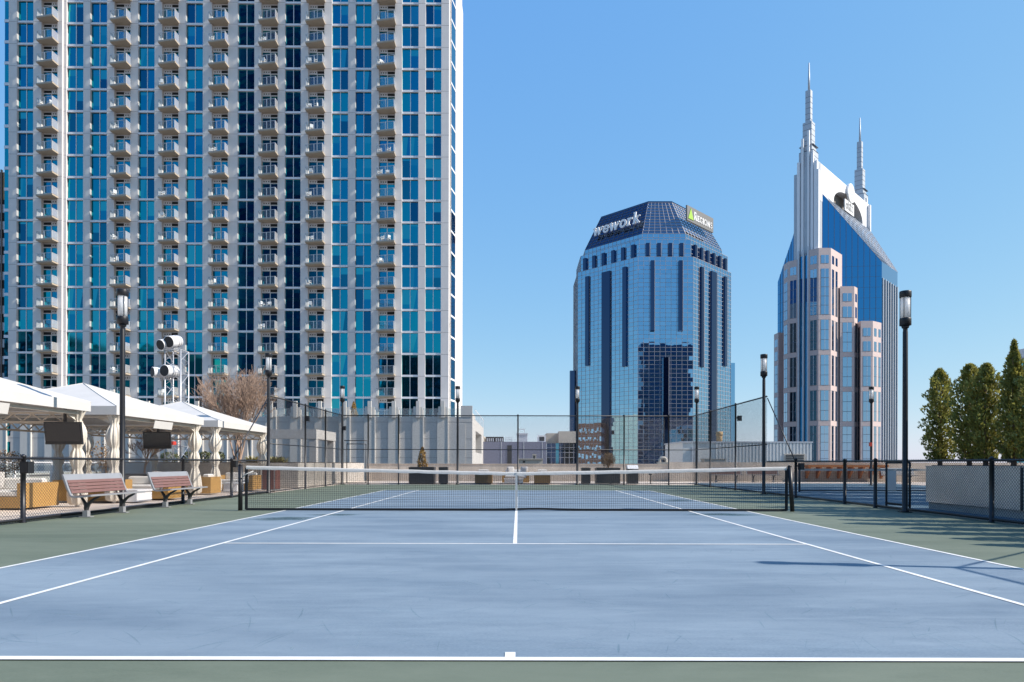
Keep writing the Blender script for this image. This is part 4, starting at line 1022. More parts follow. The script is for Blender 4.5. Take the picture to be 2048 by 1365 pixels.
for i in range(48):
    xa, xb_ = -xe+2*xe*i/48, -xe+2*xe*(i+1)/48
    q.extrude([(xa,NY-.008,zb(xa)-.02),(xb_,NY-.008,zb(xb_)-.02),(xb_,NY-.008,zb(xb_)+.03),(xa,NY-.008,zb(xa)+.03)], (0,.016,0))
part('bottom_band', q, M['netcord'], net)
for s in (-1, 1):
    q = MB().box(s*xe-.03, s*xe+.03, NY-.012, NY+.012, .02, nz(xe)-.04); part('side_band', q, M['netcord'], net)
q = MB().box(-.026,.026,NY-.02,NY-.016,.05,.905).box(-.026,.026,NY+.016,NY+.02,.05,.905); q.box(-.02,.02,NY-.03,NY+.02,.01,.06); part('centre_strap', q, M['canvas'], net)
# ------------------------------------------------------------------ second court net and its panel
n2 = thing('pickleball_net', (c2x, c2y, 0), 'smaller net with white headband on the second court', 'net')
for s in (-1, 1): part('net_post', MB().tube([(c2x+s*3.5,c2y,0),(c2x+s*3.5,c2y,.95)], .04, 10), M['black'], n2)
part('headband', MB().box(c2x-3.5,c2x+3.5,c2y-.012,c2y+.012,.85,.93), M['canvas'], n2)
q = MB(); x = c2x-3.45
while x < c2x+3.45: q.tube([(x,c2y,.05),(x,c2y,.86)], .004, 3, cap=False); x += .07
for j in range(12): q.tube([(c2x-3.5,c2y,.06+j*.068),(c2x+3.5,c2y,.06+j*.068)], .004, 3, cap=False)
q.box(c2x-3.5,c2x+3.5,c2y-.01,c2y+.01,.03,.07)
part('net_mesh', q, M['netcord'], n2)
q = MB().box(c2x+.02,c2x+.36,c2y-.06,c2y-.04,.06,.86); q.box(c2x-.02,c2x+.03,c2y-.03,c2y-.014,.02,.88); solo('white_panel', q, M['signw'], 'blank white panel hanging on the second court net', 'panel', (c2x+.18, c2y-.05, 0))

# ------------------------------------------------------------------ benches
def bench(x, y, rotz, label, slatm):
    t_ = thing('park_bench', (x, y, 0), label, 'bench', 'slatted benches', rotz)
    Lb = .95   # local: length along x, seat faces -y
    prof = [(-.30,.455),(-.10,.435),(.06,.43),(.12,.45),(.19,.62),(.27,.86)]
    for s in (-1, 1):
        q = MB()
        for (ya, za), (yb, zb_) in zip(prof[:-1], prof[1:]): q.bar((s*Lb,ya,za),(s*Lb,yb,zb_),.05,.035,0,up=(0,-.3,1))
        part('end_frame', q, M['alu'], t_, world=False)
        xs = s*.62; q = MB()
        q.tube([(xs,-.26,.43),(xs,-.12,.36),(xs,-.02,.27),(xs,.02,.15),(xs,.02,0)], [.02,.028,.04,.045,.045], 8)
        q.tube([(xs,.16,.45),(xs,.09,.36),(xs,.03,.26),(xs,.02,.15)], [.02,.03,.04,.045], 8)
        q.tube([(xs,.235,.74),(xs,.19,.62),(xs,.14,.46),(xs,.1,.38)], .018, 6); part('leg', q, M['iron'], t_, world=False)
        part('foot_plate', MB().box(xs-.06,xs+.06,-.1,.14,0,.015).box(xs-.05,xs+.05,-.03,.07,.015,.14), M['alu'], t_, world=False)
    # seat slats
    for i in range(4):
        y0 = -.22+.085*i; part('seat_slat', MB().box(-Lb+.03,Lb-.03,y0,y0+.07,.445-.012*i*.5,.47-.012*i*.5), slatm, t_, world=False)
    part('front_rail', MB().box(-Lb,Lb,-.31,-.24,.44,.472), M['alu'], t_, world=False)
    for i in range(4):
        f = (i+.35)/5.6; ya, za = .12+.15*f, .47+.39*f; f2 = f+.155; yb, zb_ = .12+.15*f2, .47+.39*f2
        q = MB(); q.bar((-Lb+.03,(ya+yb)/2,(za+zb_)/2),(Lb-.03,(ya+yb)/2,(za+zb_)/2),.03,.062,0,up=(0,.36,.93)); part('back_slat', q, slatm, t_, world=False)
    q = MB(); q.bar((-Lb-.02,.262,.815),(Lb+.02,.262,.815),.034,.14,0,up=(0,.36,.93)); part('top_rail', q, M['alu'], t_, world=False)
    return t_
b1 = bench(-8.83, 10.5, R(90), 'nearest red brown slatted bench with grey rail along the left fence', M['slat'])
dup(b1, (-8.83, 13.55, 0), R(90), 'second red brown slatted bench along the left fence, farther from the camera')
dup(b1, (12.7, 36.6, 0), R(0), 'dark red slatted bench against the rear wall behind the right tall fence')
dup(b1, (15.0, 36.7, 0), R(0), 'dark red slatted bench against the rear wall just right of the net post')
bench(22.6, 35.5, R(0), 'grey slatted bench at the rear of the second court beside the metal planter', M['alu'])

# ------------------------------------------------------------------ cabanas
XE0, XE1 = -16.15, -11.0
def cabana(y0, y1, label, flap):
    cxm, cym = (XE0+XE1)/2, (y0+y1)/2
    t_ = thing('cabana', (cxm, cym, 0), label, 'cabana', 'white canvas cabanas beside the court')
    zv0, zv1, zp = 2.44, 2.68, 3.6
    m_ = MB(); n = 8
    for e in range(4):
        c = [(XE0,y0),(XE1,y0),(XE1,y1),(XE0,y1)]; A, B = c[e], c[(e+1) % 4]
        vs = []; fs = []
        for i in range(n+1):
            f = i/n; zz = zv1+(zp-zv1)*(f + .10*f*(f-1))
            for j in range(n+1):
                g = j/n; ex, ey = A[0]+(B[0]-A[0])*g, A[1]+(B[1]-A[1])*g
                vs.append((ex+(cxm-ex)*f, ey+(cym-ey)*f, zz - .03*math.sin(math.pi*g)*(1-f)))
        for i in range(n):
            for j in range(n): fs.append((i*(n+1)+j, i*(n+1)+j+1, (i+1)*(n+1)+j+1, (i+1)*(n+1)+j))
        m_.add(vs, fs, 0, True)
    part('canopy', m_, M['fabric'], t_)
    sm_ = MB()
    for A in ((XE0,y0),(XE1,y0),(XE1,y1),(XE0,y1)):
        P_ = []
        for i in range(n+1):
            f = i/n; P_.append((A[0]+(cxm-A[0])*f, A[1]+(cym-A[1])*f, zv1+(zp-zv1)*(f + .10*f*(f-1))+.004))
        sm_.tube(P_, .012, 6)
    part('hip_seam', sm_, M['canvas'], t_)
    v_ = MB(); tt = .012
    v_.box(XE0,XE1,y0,y0+tt,zv0,zv1); v_.box(XE0,XE1,y1-tt,y1,zv0,zv1); v_.box(XE0,XE0+tt,y0+tt,y1-tt,zv0,zv1); v_.box(XE1-tt,XE1,y0+tt,y1-tt,zv0,zv1)
    part('valance', v_, M['fabric'], t_)
    f_ = MB(); i_ = .12
    for z in (2.42, 2.18):
        f_.box(XE0+i_,XE1-i_,y1-i_-.06,y1-i_,z-.06,z); f_.box(XE0+i_,XE0+i_+.06,y0+i_+.06,y1-i_-.06,z-.06,z)
    f_.box(XE0+i_,XE1-i_,y0+i_,y0+i_+.06,2.36,2.42); f_.box(XE1-i_-.06,XE1-i_,y0+i_+.06,y1-i_-.06,2.34,2.43)
    k = y0+.5
    while k < y1-.4:
        xx = XE0+i_+.03; f_.bar((xx,k,2.18),(xx,k+.25,2.37),.03,.03); f_.bar((xx,k+.25,2.37),(xx,k+.5,2.18),.03,.03)
        k += .5
    k = XE0+.5
    while k < XE1-.6:
        yy = y1-i_-.03; f_.bar((k,yy,2.18),(k+.25,yy,2.37),.03,.03); f_.bar((k+.25,yy,2.37),(k+.5,yy,2.18),.03,.03)
        k += .5
    for A in ((XE0+i_,y0+i_),(XE1-i_,y0+i_),(XE1-i_,y1-i_),(XE0+i_,y1-i_)): f_.bar((*A,2.4),(cxm,cym,zp-.12),.05,.05)
    part('frame', f_, M['beige'], t_)
    for sx in (0, 1):
        for sy in (0, 1):
            x = (XE1-.2) if sx else (XE0+.2); y = (y1-.22) if sy else (y0+.22)
            part('post', MB().box(x-.035,x+.035,y-.035,y+.035,0,2.4), M['white'], t_)
            c_ = MB(); r_ = random.Random(int(y*10)+sx); dz = r_.uniform(-.06,.06)
            prof = [(.12,.05),(.17,.1),(.185,.3),(.16,.55),(.125,.8+dz),(.085,.95+dz),(.088,1.0+dz),(.125,1.1+dz),(.15,1.24+dz),(.125,1.38+dz),(.085,1.48+dz),(.09,1.53+dz),(.14,1.64+dz),(.175,1.78),(.17,1.92),(.135,2.05),(.085,2.17),(.08,2.22),(.11,2.3),(.16,2.44)]
            vs = []; fs = []; n = 56; ph = r_.uniform(0,6)
            for jj, (rr, zz) in enumerate(prof):
                for i in range(n):
                    a = 2*math.pi*i/n; am = .20 + .07*math.sin(a*2+ph)
                    q_ = rr*(1 + am*math.cos(9*a+ph+zz*.5) + .11*math.cos(17*a+2*ph-zz)+.05*math.sin(3*a+zz*3+ph)); vs.append((x+q_*math.cos(a)*1.05, y+q_*math.sin(a)*.95, zz))
            for jj in range(len(prof)-1):
                for i in range(n): fs.append((jj*n+i, jj*n+(i+1) % n, (jj+1)*n+(i+1) % n, (jj+1)*n+i))
            c_.add(vs, fs, 0, True)
            inx = -1 if sx else 1; iny = -1 if sy else 1
            c_.add([(x,y,2.2),(x+.02,y+iny*.1,2.2),(x,y+iny*.62,2.43),(x,y,2.43)], [(0,1,2,3)]); c_.add([(x,y,2.2),(x+inx*.1,y,2.2),(x+inx*.62,y,2.43),(x,y,2.43)], [(0,1,2,3)])
            part('curtain', c_, M['curtain'], t_)
    if flap: 
        q = MB(); fy = flap; q.extrude([(XE1+.02,fy,2.4),(XE1+.02,fy+1.05,2.4),(XE1-.03,fy+1.05,2.17),(XE1-.03,fy,2.17)], (-.012,0,0)); part('flap_panel', q, M['fabric'], t_)
    return t_
cabana(8.35, 13.35, 'nearest white canvas cabana, cut by the left edge of the photo', 9.55)
cabana(14.45, 19.5, 'middle white canvas cabana with tied curtains behind the benches', 16.35)
cabana(20.6, 25.55, 'farthest white canvas cabana beside the bare tree', None)
def tv(x, y, z, wd, label, tilt):
    q = MB(); h = wd*.56; c, s = math.cos(tilt), math.sin(tilt)
    t_ = thing('television', (x, y, z), label, 'television', 'screens hung in the cabanas')
    def P(a, b_, e): return (x+a, y+b_*s+e*c, z+b_*c-e*s)
    def bx_(a0,a1,b0,b1,e0,e1): q.add([P(a0,b0,e0),P(a1,b0,e0),P(a1,b0,e1),P(a0,b0,e1),P(a0,b1,e0),P(a1,b1,e0),P(a1,b1,e1),P(a0,b1,e1)],[(0,3,2,1),(4,5,6,7),(0,1,5,4),(1,2,6,5),(2,3,7,6),(3,0,4,7)])
    bx_(-wd/2,wd/2,-h/2,h/2,0,.06); bx_(-wd/2,wd/2,-h/2-.05,-h/2,-.01,.06); part('case', q, M['plast'], t_)
    q = MB(); q.add([P(-wd/2+.03,-h/2+.03,-.002),P(wd/2-.03,-h/2+.03,-.002),P(wd/2-.03,h/2-.03,-.002),P(-wd/2+.03,h/2-.03,-.002)],[(0,1,2,3)]); part('screen', q, M['screen'], t_)
    q = MB().box(x-.03,x+.03,y+.06,y+.1,z,2.75); part('bracket', q, M['iron'], t_)
tv(PX(126,16.6), YD(16.6), 1.88, .92, 'flat television hanging under the nearest cabana, with a grey sheen', R(-8))
tv(PX(314,21.8), YD(21.8), 1.88, .9, 'flat black television hanging under the middle cabana', R(-6))

# ------------------------------------------------------------------ lounge furniture
def armchair(x0, x1, y0, y1, label, wm, h=.66, open_='L'):
    """boxy wicker seat; open_: side the sitter faces (-y 'F', +y 'B', -x 'L', +x 'R')"""
    t_ = thing('wicker_seat', ((x0+x1)/2, (y0+y1)/2, 0), label, 'outdoor seat', 'wicker lounge seats')
    q = MB().box(x0,x1,y0,y1,.04,.30); a = .16
    sides = {'L':(x0,x0+a,y0,y1),'R':(x1-a,x1,y0,y1),'F':(x0,x1,y0,y0+a),'B':(x0,x1,y1-a,y1)}
    s_ = [k for k in sides if k != open_]
    for k in s_:
        X0,X1,Y0,Y1 = sides[k]
        if k in 'FB': q.box(X0,X1,Y0,Y1,.30,h)
        else: q.box(X0,X1,Y0+(a if 'F' in s_ else 0),Y1-(a if 'B' in s_ else 0),.30,h)
    part('wicker_frame', q, wm, t_)
    ax0, ax1 = x0+(a if 'L' in s_ else 0), x1-(a if 'R' in s_ else 0); ay0, ay1 = y0+(a if 'F' in s_ else 0), y1-(a if 'B' in s_ else 0)
    def cushion(X0,X1,Y0,Y1,Z0,Z1):
        e = .035; c_ = MB(); c_.prism([(X0,Y0),(X1,Y0),(X1,Y1),(X0,Y1)],Z0+e,Z1-e); c_.prism([(X0,Y0),(X1,Y0),(X1,Y1),(X0,Y1)],Z1-e,Z1,top=[(X0+e,Y0+e),(X1-e,Y0+e),(X1-e,Y1-e),(X0+e,Y1-e)]); c_.prism([(X0+e,Y0+e),(X1-e,Y0+e),(X1-e,Y1-e),(X0+e,Y1-e)],Z0,Z0+e,top=[(X0,Y0),(X1,Y0),(X1,Y1),(X0,Y1)]); return c_
    part('seat_cushion', cushion(ax0+.01,ax1-.01,ay0+.01,ay1-.01,.30,.45), M['cush'], t_)
    bk = {'L':'R','R':'L','F':'B','B':'F'}[open_]; z1 = h+.1
    if bk == 'R': c_ = cushion(ax1-.19,ax1-.01,ay0+.02,ay1-.02,.45,z1)
    elif bk == 'L': c_ = cushion(ax0+.01,ax0+.19,ay0+.02,ay1-.02,.45,z1)
    elif bk == 'B': c_ = cushion(ax0+.02,ax1-.02,ay1-.19,ay1-.01,.45,z1)
    else: c_ = cushion(ax0+.02,ax1-.02,ay0+.01,ay0+.19,.45,z1)
    part('back_cushion', c_, M['cush'], t_)
    return (ax0,ax1,ay0,ay1)
def pillow(x, y, z, rz, label):
    q = MB(); n = 10; vs = []; fs = []
    for s in (-1, 1):
        for i in range(n+1):
            for j in range(n+1):
                u_, v_ = i/n*2-1, j/n*2-1; k = max(0, (1-u_**4)*(1-v_**4))**.6
                vs.append((u_*.22*(1-.06*v_*v_), s*.075*k, v_*.22*(1-.06*u_*u_)))
    for s in (0, 1):
        o_ = s*(n+1)**2
        for i in range(n):
            for j in range(n):
                f = (o_+i*(n+1)+j, o_+(i+1)*(n+1)+j, o_+(i+1)*(n+1)+j+1, o_+i*(n+1)+j+1); fs.append(f if s == 0 else f[::-1])
    m_ = Matrix.Rotation(rz,4,'Z') @ Matrix.Rotation(R(-14),4,'X'); q.add([m_ @ Vector(v) + Vector((x,y,z)) for v in vs], fs, 0, True)
    solo('pillow', q, M['pillow'], label, 'pillow', (x,y,z), 'grey pillows on the wicker seats')
def table(x0, x1, y0, y1, h, label):
    t_ = thing('low_table', ((x0+x1)/2,(y0+y1)/2,0), label, 'table', 'white low tables by the wicker seats')
    part('tabletop', MB().box(x0,x1,y0,y1,h-.05,h), M['white'], t_); part('base', MB().box(x0+.04,x1-.04,y0+.04,y1-.04,.02,h-.05), M['white'], t_)
armchair(-14.1,-11.65,11.9,13.1,'golden wicker sofa with white cushions behind the nearest fence post at the left edge',M['wicker'],.63,'F')
pillow(-12.95,12.65,.68,R(20),'grey pillow on the sofa at the left edge')
table(-12.9,-12.2,10.2,10.9,.36,'white low table at the left edge in front of the nearest sofa')
armchair(-13.0,-11.35,14.8,15.8,'wicker sofa seen from behind behind the nearest bench',M['wicker'],.63,'B')
armchair(-12.2,-10.45,16.1,17.1,'wicker sofa with white cushions between the two benches',M['wicker'],.6,'F')
pillow(-11.2,16.75,.64,R(-15),'grey pillow on the sofa between the two benches')
table(-11.35,-10.6,14.75,15.6,.36,'white low table between the first bench and the wicker sofa')
armchair(-12.4,-10.8,19.6,20.4,'wicker seat behind the second bench beside a curtained post',M['wicker'],.62,'L')
armchair(-12.2,-10.6,22.8,23.9,'wicker sofa with white cushions under the farthest cabana',M['wicker'],.62,'F')
table(-11.3,-10.7,21.6,22.3,.36,'white low table under the farthest cabana')
d = 36.0
armchair(PX(951,d),PX(985,d),YD(d)-.3,YD(d)+.6,'shade-browned wicker seat seen from behind, left of the net strap',M['wickerd'],.68,'B')
armchair(PX(1069,d),PX(1101,d),YD(d)-.3,YD(d)+.6,'shade-browned wicker seat seen from behind, right of the net strap',M['wickerd'],.68,'B')
armchair(PX(1005,d+1.6),PX(1059,d+1.6),YD(d)+1.1,YD(d)+2.0,'wicker sofa with white cushions facing the court at the back wall',M['wicker'],.66,'F')
pillow(PX(1022,d+1.6),YD(d)+1.65,.72,R(20),'grey pillow on the back wall sofa, left of the strap')
pillow(PX(1049,d+1.6),YD(d)+1.65,.72,R(-20),'grey pillow on the back wall sofa, right of the strap')
table(PX(1008,d),PX(1048,d),YD(d)+.0,YD(d)+.6,.3,'white low table between the two wicker seats at the back')

# ------------------------------------------------------------------ plants
def leaves(mb, n, shape, size, r, flat=1.0):
    for _ in range(n):
        p, nrm = shape(r); s = size*r.uniform(.6,1.35)
        a = Vector((r.gauss(0,1), r.gauss(0,1), r.gauss(0,1)*flat)).normalized(); c = a.cross(Vector((r.gauss(0,1), r.gauss(0,1), r.gauss(0,1)))).normalized()
        p = Vector(p); mb.add([p-a*s*.5, p+c*s*.32, p+a*s*.6, p-c*s*.32], [(0,1,2,3)])
def planter_box(x0, x1, y0, y1, h, label, m='plantd', name='planter_box'):
    t_ = thing(name, ((x0+x1)/2,(y0+y1)/2,0), label, 'planter', 'dark square planters')
    q = MB().box(x0,x1,y0,y1,.03,h); q.box(x0-.012,x1+.012,y0-.012,y1+.012,h-.06,h+.006); q.box(x0+.05,x1-.05,y0+.05,y1-.05,0,.03); part('box', q, M[m], t_)
    part('soil', MB().box(x0+.06,x1-.06,y0+.06,y1-.06,h+.006,h+.02), M['soil'], t_); return t_
d = 35.7
planter_box(PX(818,d),PX(868,d),YD(d),YD(d)+.9,.9,'wide dark planter holding the golden cypress')
planter_box(PX(878,d),PX(895.5,d),YD(d),YD(d)+.5,.9,'narrow dark planter left of the lamp post on the back fence')
planter_box(PX(1164,d),PX(1181.5,d),YD(d),YD(d)+.5,.88,'narrow dark planter right of the lamp post on the back fence')
planter_box(PX(1194,d),PX(1241,d),YD(d),YD(d)+.9,.88,'wide dark planter holding the round brown bush')
# litter bin with sloped white lid
x0, x1 = PX(1256,d), PX(1277.5,d); t_ = thing('litter_bin', ((x0+x1)/2,YD(d)+.25,0), 'dark litter bin with sloped pale lid at the back fence', 'bin')
part('body', MB().box(x0,x1,YD(d),YD(d)+.5,.02,.84), M['plantd'], t_); q = MB(); q.extrude([(x0,YD(d)-.02,.84),(x0,YD(d)+.5,.84),(x0,YD(d)+.5,1.04),(x0,YD(d)+.2,1.04)], (x1-x0,0,0)); part('lid', q, M['white'], t_)
b = MB().tube([(PX(1302,36),YD(36),0),(PX(1302,36),YD(36),.55)], .03, 8); b.box(PX(1298,36),PX(1304,36),YD(36)-.04,YD(36)+.04,.5,.58); solo('hose_post', b, M['iron'], 'short dark standpipe by the back fence right of the litter bin', 'standpipe', (PX(1302,36),YD(36),0))
# rust coloured bin by the left fence
x0, x1 = PX(541,26.6), PX(566,26.6); yb = YD(26.6)
t_ = thing('litter_bin', ((x0+x1)/2,yb+.3,0), 'square litter bin with red brown panels and black hood at the concrete planter', 'bin')
yb -= .9; 
part('body', MB().box(x0,x1,yb,yb+.62,.06,.88), M['alu'], t_)
part('panel', MB().box(x0+.04,x1-.03,yb-.02,yb,.1,.84), M['maroon'], t_); part('panel', MB().box(x1,x1+.02,yb+.05,yb+.57,.1,.84), M['maroon'], t_)
q = MB().box(x0+.03,x1-.03,yb+.05,yb+.57,.93,1.0); q.box(x0+.05,x1-.05,yb+.06,yb+.1,.88,.93); q.box(x0+.05,x1-.05,yb+.5,yb+.54,.88,.93); part('hood', q, M['plast'], t_)
def cone_shape(cx, cy, z0, z1, r0, taper=1.0):
    def f(r):
        t = r.random()**1.15; a = r.uniform(0, 2*math.pi); prof = (1-t)**.62*(1-.25*(1-min(1,t*5)))
        rr = r0*prof*(0.55+.5*r.random()**.6)*(1+.16*math.sin(a*3+t*9)+.1*math.sin(a*5-t*17)); return (cx+rr*math.cos(a), cy+rr*math.sin(a), z0+(z1-z0)*t), None
    return f
def ball_shape(cx, cy, cz, rx, rz, inner=.6):
    def f(r):
        v = Vector((r.gauss(0,1),r.gauss(0,1),r.gauss(0,1))).normalized()*(inner+(1-inner)*r.random()); return (cx+v.x*rx, cy+v.y*rx, cz+v.z*rz), None
    return f
def shrub(name, cat, label, mat_, shape, n, size, loc, trunk=None, group=None, tm='bark', flat=1.0):
    t_ = thing(name, loc, label, cat, group); q = MB(); leaves(q, n, shape, size, random.Random(len(label)*7+n), flat); part('foliage', q, M[mat_], t_)
    if trunk: q = MB(); q.tube(*trunk); part('trunk', q, M[tm], t_)
    return t_
x, y = PX(845,d+.4), YD(d+.4)
shrub('golden_cypress','shrub','golden brown columnar cypress in the wide dark planter','cypress',cone_shape(x,y,.93,2.0,.3),900,.09,(x,y,.9),([(x,y,.9),(x,y,1.8)],[.03,.008],6))
x, y = PX(1217,d+.4), YD(d+.4)
t_ = thing('round_bush', (x,y,.88), 'round bare brown bush in the wide dark planter before the mirror tower', 'bush')
q = MB(); r_ = random.Random(4)
for i in range(420):
    v = Vector((r_.gauss(0,1),r_.gauss(0,1),r_.gauss(0,.9)+.25)).normalized(); e = Vector((x,y,1.28))+Vector((v.x*.42,v.y*.42,v.z*.48))*r_.uniform(.85,1.05); mdl = Vector((x,y,1.0))+Vector((v.x*.16,v.y*.16,.18)); q.tube([(x+v.x*.03,y+v.y*.03,.92),mdl,e], [.006,.005,.003], 3, cap=False)
leaves(q, 500, ball_shape(x,y,1.28,.42,.46,.75), .045, r_); part('twigs', q, M['bushb'], t_); part('trunk', MB().tube([(x,y,.88),(x,y,1.1)],.03,6), M['bark'], t_)
x, y = PX(707,86), YD(86.2)
shrub('golden_cypress','shrub','golden shrub on the podium terrace before the apartment tower','cypress',cone_shape(x,y,ztop+.1,ztop+2.1,.55),700,.16,(x,y,ztop),([(x,y,ztop),(x,y,ztop+1.8)],[.05,.02],6))
# hedges and blades on the concrete planter
for i, (px, dd, r0) in enumerate(((340,36,.42),(380,35,.34),(412,34,.32),(436,33.6,.30))):
    x, y = PX(px,dd), YD(dd)
    shrub('clipped_hedge','shrub',['clipped green ball shrub left of the lighting truss','clipped green ball shrub right of the lighting truss','clipped green ball shrub behind the second last curtain post','clipped green ball shrub just left of the bare tree'][i],'hedge',ball_shape(x,y,1.42,r0*1.15,.3,.7),700,.08,(x,y,1.12),group='clipped shrubs on the planter')
for i, (px, dd, r0) in enumerate(((508,31.5,.42),(556,31,.62))):
    x, y = PX(px,dd), YD(dd); t_ = thing('yucca', (x,y,1.12), ['yellow green bladed plant at the foot of the bare tree','larger yellow green bladed plant right of the bare tree'][i], 'plant', 'bladed plants on the planter'); q = MB(); r_ = random.Random(i+9)
    for _ in range(260):
        a = r_.uniform(0,2*math.pi); s0 = r_.random()**.5*r0*.7; bx_, by_ = x+s0*math.cos(a), y+s0*math.sin(a); L = r_.uniform(.25,.5); e = r_.uniform(.3,1.3); u_ = Vector((math.cos(a)*math.cos(e),math.sin(a)*math.cos(e),math.sin(e))); sd = Vector((-math.sin(a),math.cos(a),0))*.018
        p0 = Vector((bx_,by_,1.13)); p1 = p0+u_*L*.6; p2 = p0+u_*L+Vector((0,0,-L*.2)); q.add([p0-sd,p0+sd,p1+sd*.9,p1-sd*.9,p2],[(0,1,2,3),(3,2,4)])
    part('blades', q, M['yucca'], t_)
# bare tree
def bare_tree(name, x, y, z, h, spread, label, stems, m, seed, fork=.3, depth=5):
    t_ = thing(name, (x,y,z), label, 'tree'); r_ = random.Random(seed); tr = MB(); cr_ = MB()
    def grow(p, d_, L, rad, lev):
        mb = tr if lev == 0 else cr_; pts = [p]; dd = d_.copy(); n = 4 if lev < 2 else 3
        for i in range(n):
            dd = (dd + Vector((r_.gauss(0,.12),r_.gauss(0,.12),r_.gauss(0.03,.08)))).normalized(); pts.append(pts[-1]+dd*L/n)
        mb.tube(pts, [max(.008, rad*(1-.45*i/n)) for i in range(n+1)], 6 if lev < 2 else 3, cap=False)
        if lev >= depth: return
        k = r_.choice((3,4,4)) if lev < 4 else r_.choice((2,3))
        for i in range(k):
            f = r_.uniform(.45,1.0) if i else 1.0; q = pts[min(n, max(1, int(round(f*n))))]
            ax = Vector((r_.gauss(0,1),r_.gauss(0,1),r_.gauss(0,.5))); nd = (dd + ax.normalized()*r_.uniform(.35,.75)*spread + Vector((0,0,.18))).normalized(); grow(q, nd, L*r_.uniform(.6,.82), rad*.52, lev+1)
    for s in range(stems):
        a = 2*math.pi*s/stems + r_.uniform(-.4,.4); grow(Vector((x+.12*math.cos(a),y+.12*math.sin(a),z)), Vector((math.cos(a)*fork,math.sin(a)*fork,1)).normalized(), h*.34, .05, 0)
    part('trunk', tr, M[m], t_); part('branches', cr_, M[m], t_); return t_
bare_tree('bare_tree', PX(476,31.5), YD(31.5), 1.12, 4.5, .85, 'bare multi stemmed tree with pale trunks behind the farthest cabana', 6, 'barkpale', 11, .22, 5)
bare_tree('bare_tree', PX(283,27), YD(27), .4, 2.3, 1.1, 'small bare tree seen under the middle cabana', 1, 'barkpale', 3, .3, 5)
x, y = PX(212,24), YD(24); shrub('brown_shrub','shrub','loose brown winter shrub under the middle cabana left of the lamp post','bushb',ball_shape(x,y,1.25,.62,.75,.2),1100,.06,(x,y,.5),([(x,y,.4),(x,y,1.3)],[.05,.02],6))
x, y = PX(160,22), YD(22); shrub('brown_shrub','shrub','low dark twiggy shrub behind the tied curtain of the nearest cabana','bushb',ball_shape(x,y,.95,.5,.45,.1),500,.05,(x,y,.5),([(x,y,.4),(x,y,1.0)],[.04,.02],6))
x, y = PX(10,23), YD(23); shrub('brown_shrub','shrub','round brown bush behind the white railing at the left edge','bushb',ball_shape(x,y,1.12,.62,.45,.65),1300,.06,(x,y,.5),([(x,y,.4),(x,y,1.0)],[.04,.02],6))
b = MB().box(PX(138,21.5),PX(224,21.5),YD(21.5),YD(21.5)+3.2,.0,.72); solo('trough_planter', b, M['plantd'], 'long dark trough planter under the brown shrubs behind the cabanas', 'planter', (PX(180,21.5), YD(22), 0))
# white railing behind the cabanas
t_ = thing('glass_railing', (-18.2, 15, 0), 'white railing with glass panels behind the cabanas', 'railing')
for yy in [5+1.9*i for i in range(12)]: part('post', MB().box(-18.23,-18.17,yy,yy+.06,0,1.1), M['white'], t_)
part('top_rail', MB().box(-18.24,-18.16,4.6,27,1.1,1.15), M['white'], t_); part('glass_panel', MB().box(-18.21,-18.19,4.7,26.9,.1,1.05), M['rail'], t_)
b = MB().box(-24,-20.5,2,30,-.02,.6); b.box(-24,-20.4,2,30,.6,.68); solo('low_wall', b, M['wall2'], 'low pale wall beyond the white railing on the left', 'wall', (-22, 16, 0))
# conifers in zinc planters, right
t_ = thing('zinc_planter', (11.15, 8, 0), 'long brushed grey metal planter under the conifers outside the right fence', 'planter')
part('plinth', MB().box(10.46,12.0,1.5,13.05,-.01,.17), M['kerb'], t_)
for i, (ya, yb_) in enumerate(((9.9,13.1),(6.2,9.86),(2.4,6.16))):
    part('panel', MB().box(10.42,11.95,ya,yb_,.17,1.06).box(10.40,11.97,ya,yb_,1.06,1.085), M['zinc'], t_)
part('soil', MB().box(10.5,11.88,2.5,13.0,1.085,1.1), M['soil'], t_)
for i, yc in enumerate((9.88, 6.18)): part('panel_gap', MB().box(10.405,10.42,yc-.03,yc+.03,.17,1.06), M['dark'], t_)  # dark strips painted over the black gaps between panels
def conifer(seed, h, r0, tp=3.6):
    r_ = random.Random(seed); q = MB(); n = 5200
    for _ in range(n):
        t = r_.random(); a = r_.uniform(0,2*math.pi); prof = min(1,(1-t)*tp)**(.55 if tp > 2 else .8)*min(1,.62+t*2.2)
        lob = 1+.24*math.sin(a*2+seed+t*7)+.22*math.sin(a*4+t*19+seed*2)+.2*math.sin(t*37+a*2+seed)
        rr = r0*prof*lob*(r_.random()**.45)
        if r_.random() < .25*max(0,math.sin(a*3+t*23+seed)): continue
        p = Vector((rr*math.cos(a), rr*math.sin(a), .12+(h-.12)*t)); s = r_.uniform(.035,.085)
        ax = Vector((math.cos(a)*.5+r_.gauss(0,.45), math.sin(a)*.5+r_.gauss(0,.45), .8+r_.gauss(0,.4))).normalized(); c = ax.cross(Vector((r_.gauss(0,1),r_.gauss(0,1),r_.gauss(0,1)))).normalized()
        q.add([p-ax*s*.6, p+c*s*.34, p+ax*s*.9, p-c*s*.34], [(0,1,2,3)])
    t2 = MB().tube([(0,0,-.1),(.02,.01,h*.4),(0,0,h*.9)], [.06,.04,.012], 7)
    for _ in range(34):
        z = r_.uniform(.15,h*.8); a = r_.uniform(0,6.28); L = r0*r_.uniform(.5,.85); t2.tube([(0,0,z),(L*.5*math.cos(a),L*.5*math.sin(a),z+L*.3),(L*math.cos(a),L*math.sin(a),z+L*.75)], [.016,.01,.004], 4, cap=False)
    return mesh('foliage', q, M['conifer']), mesh('trunk', t2, M['bark'])
protos = [conifer(1,2.42,.33), conifer(2,2.4,.36), conifer(3,2.35,.34), conifer(4,2.4,.36,1.25)]
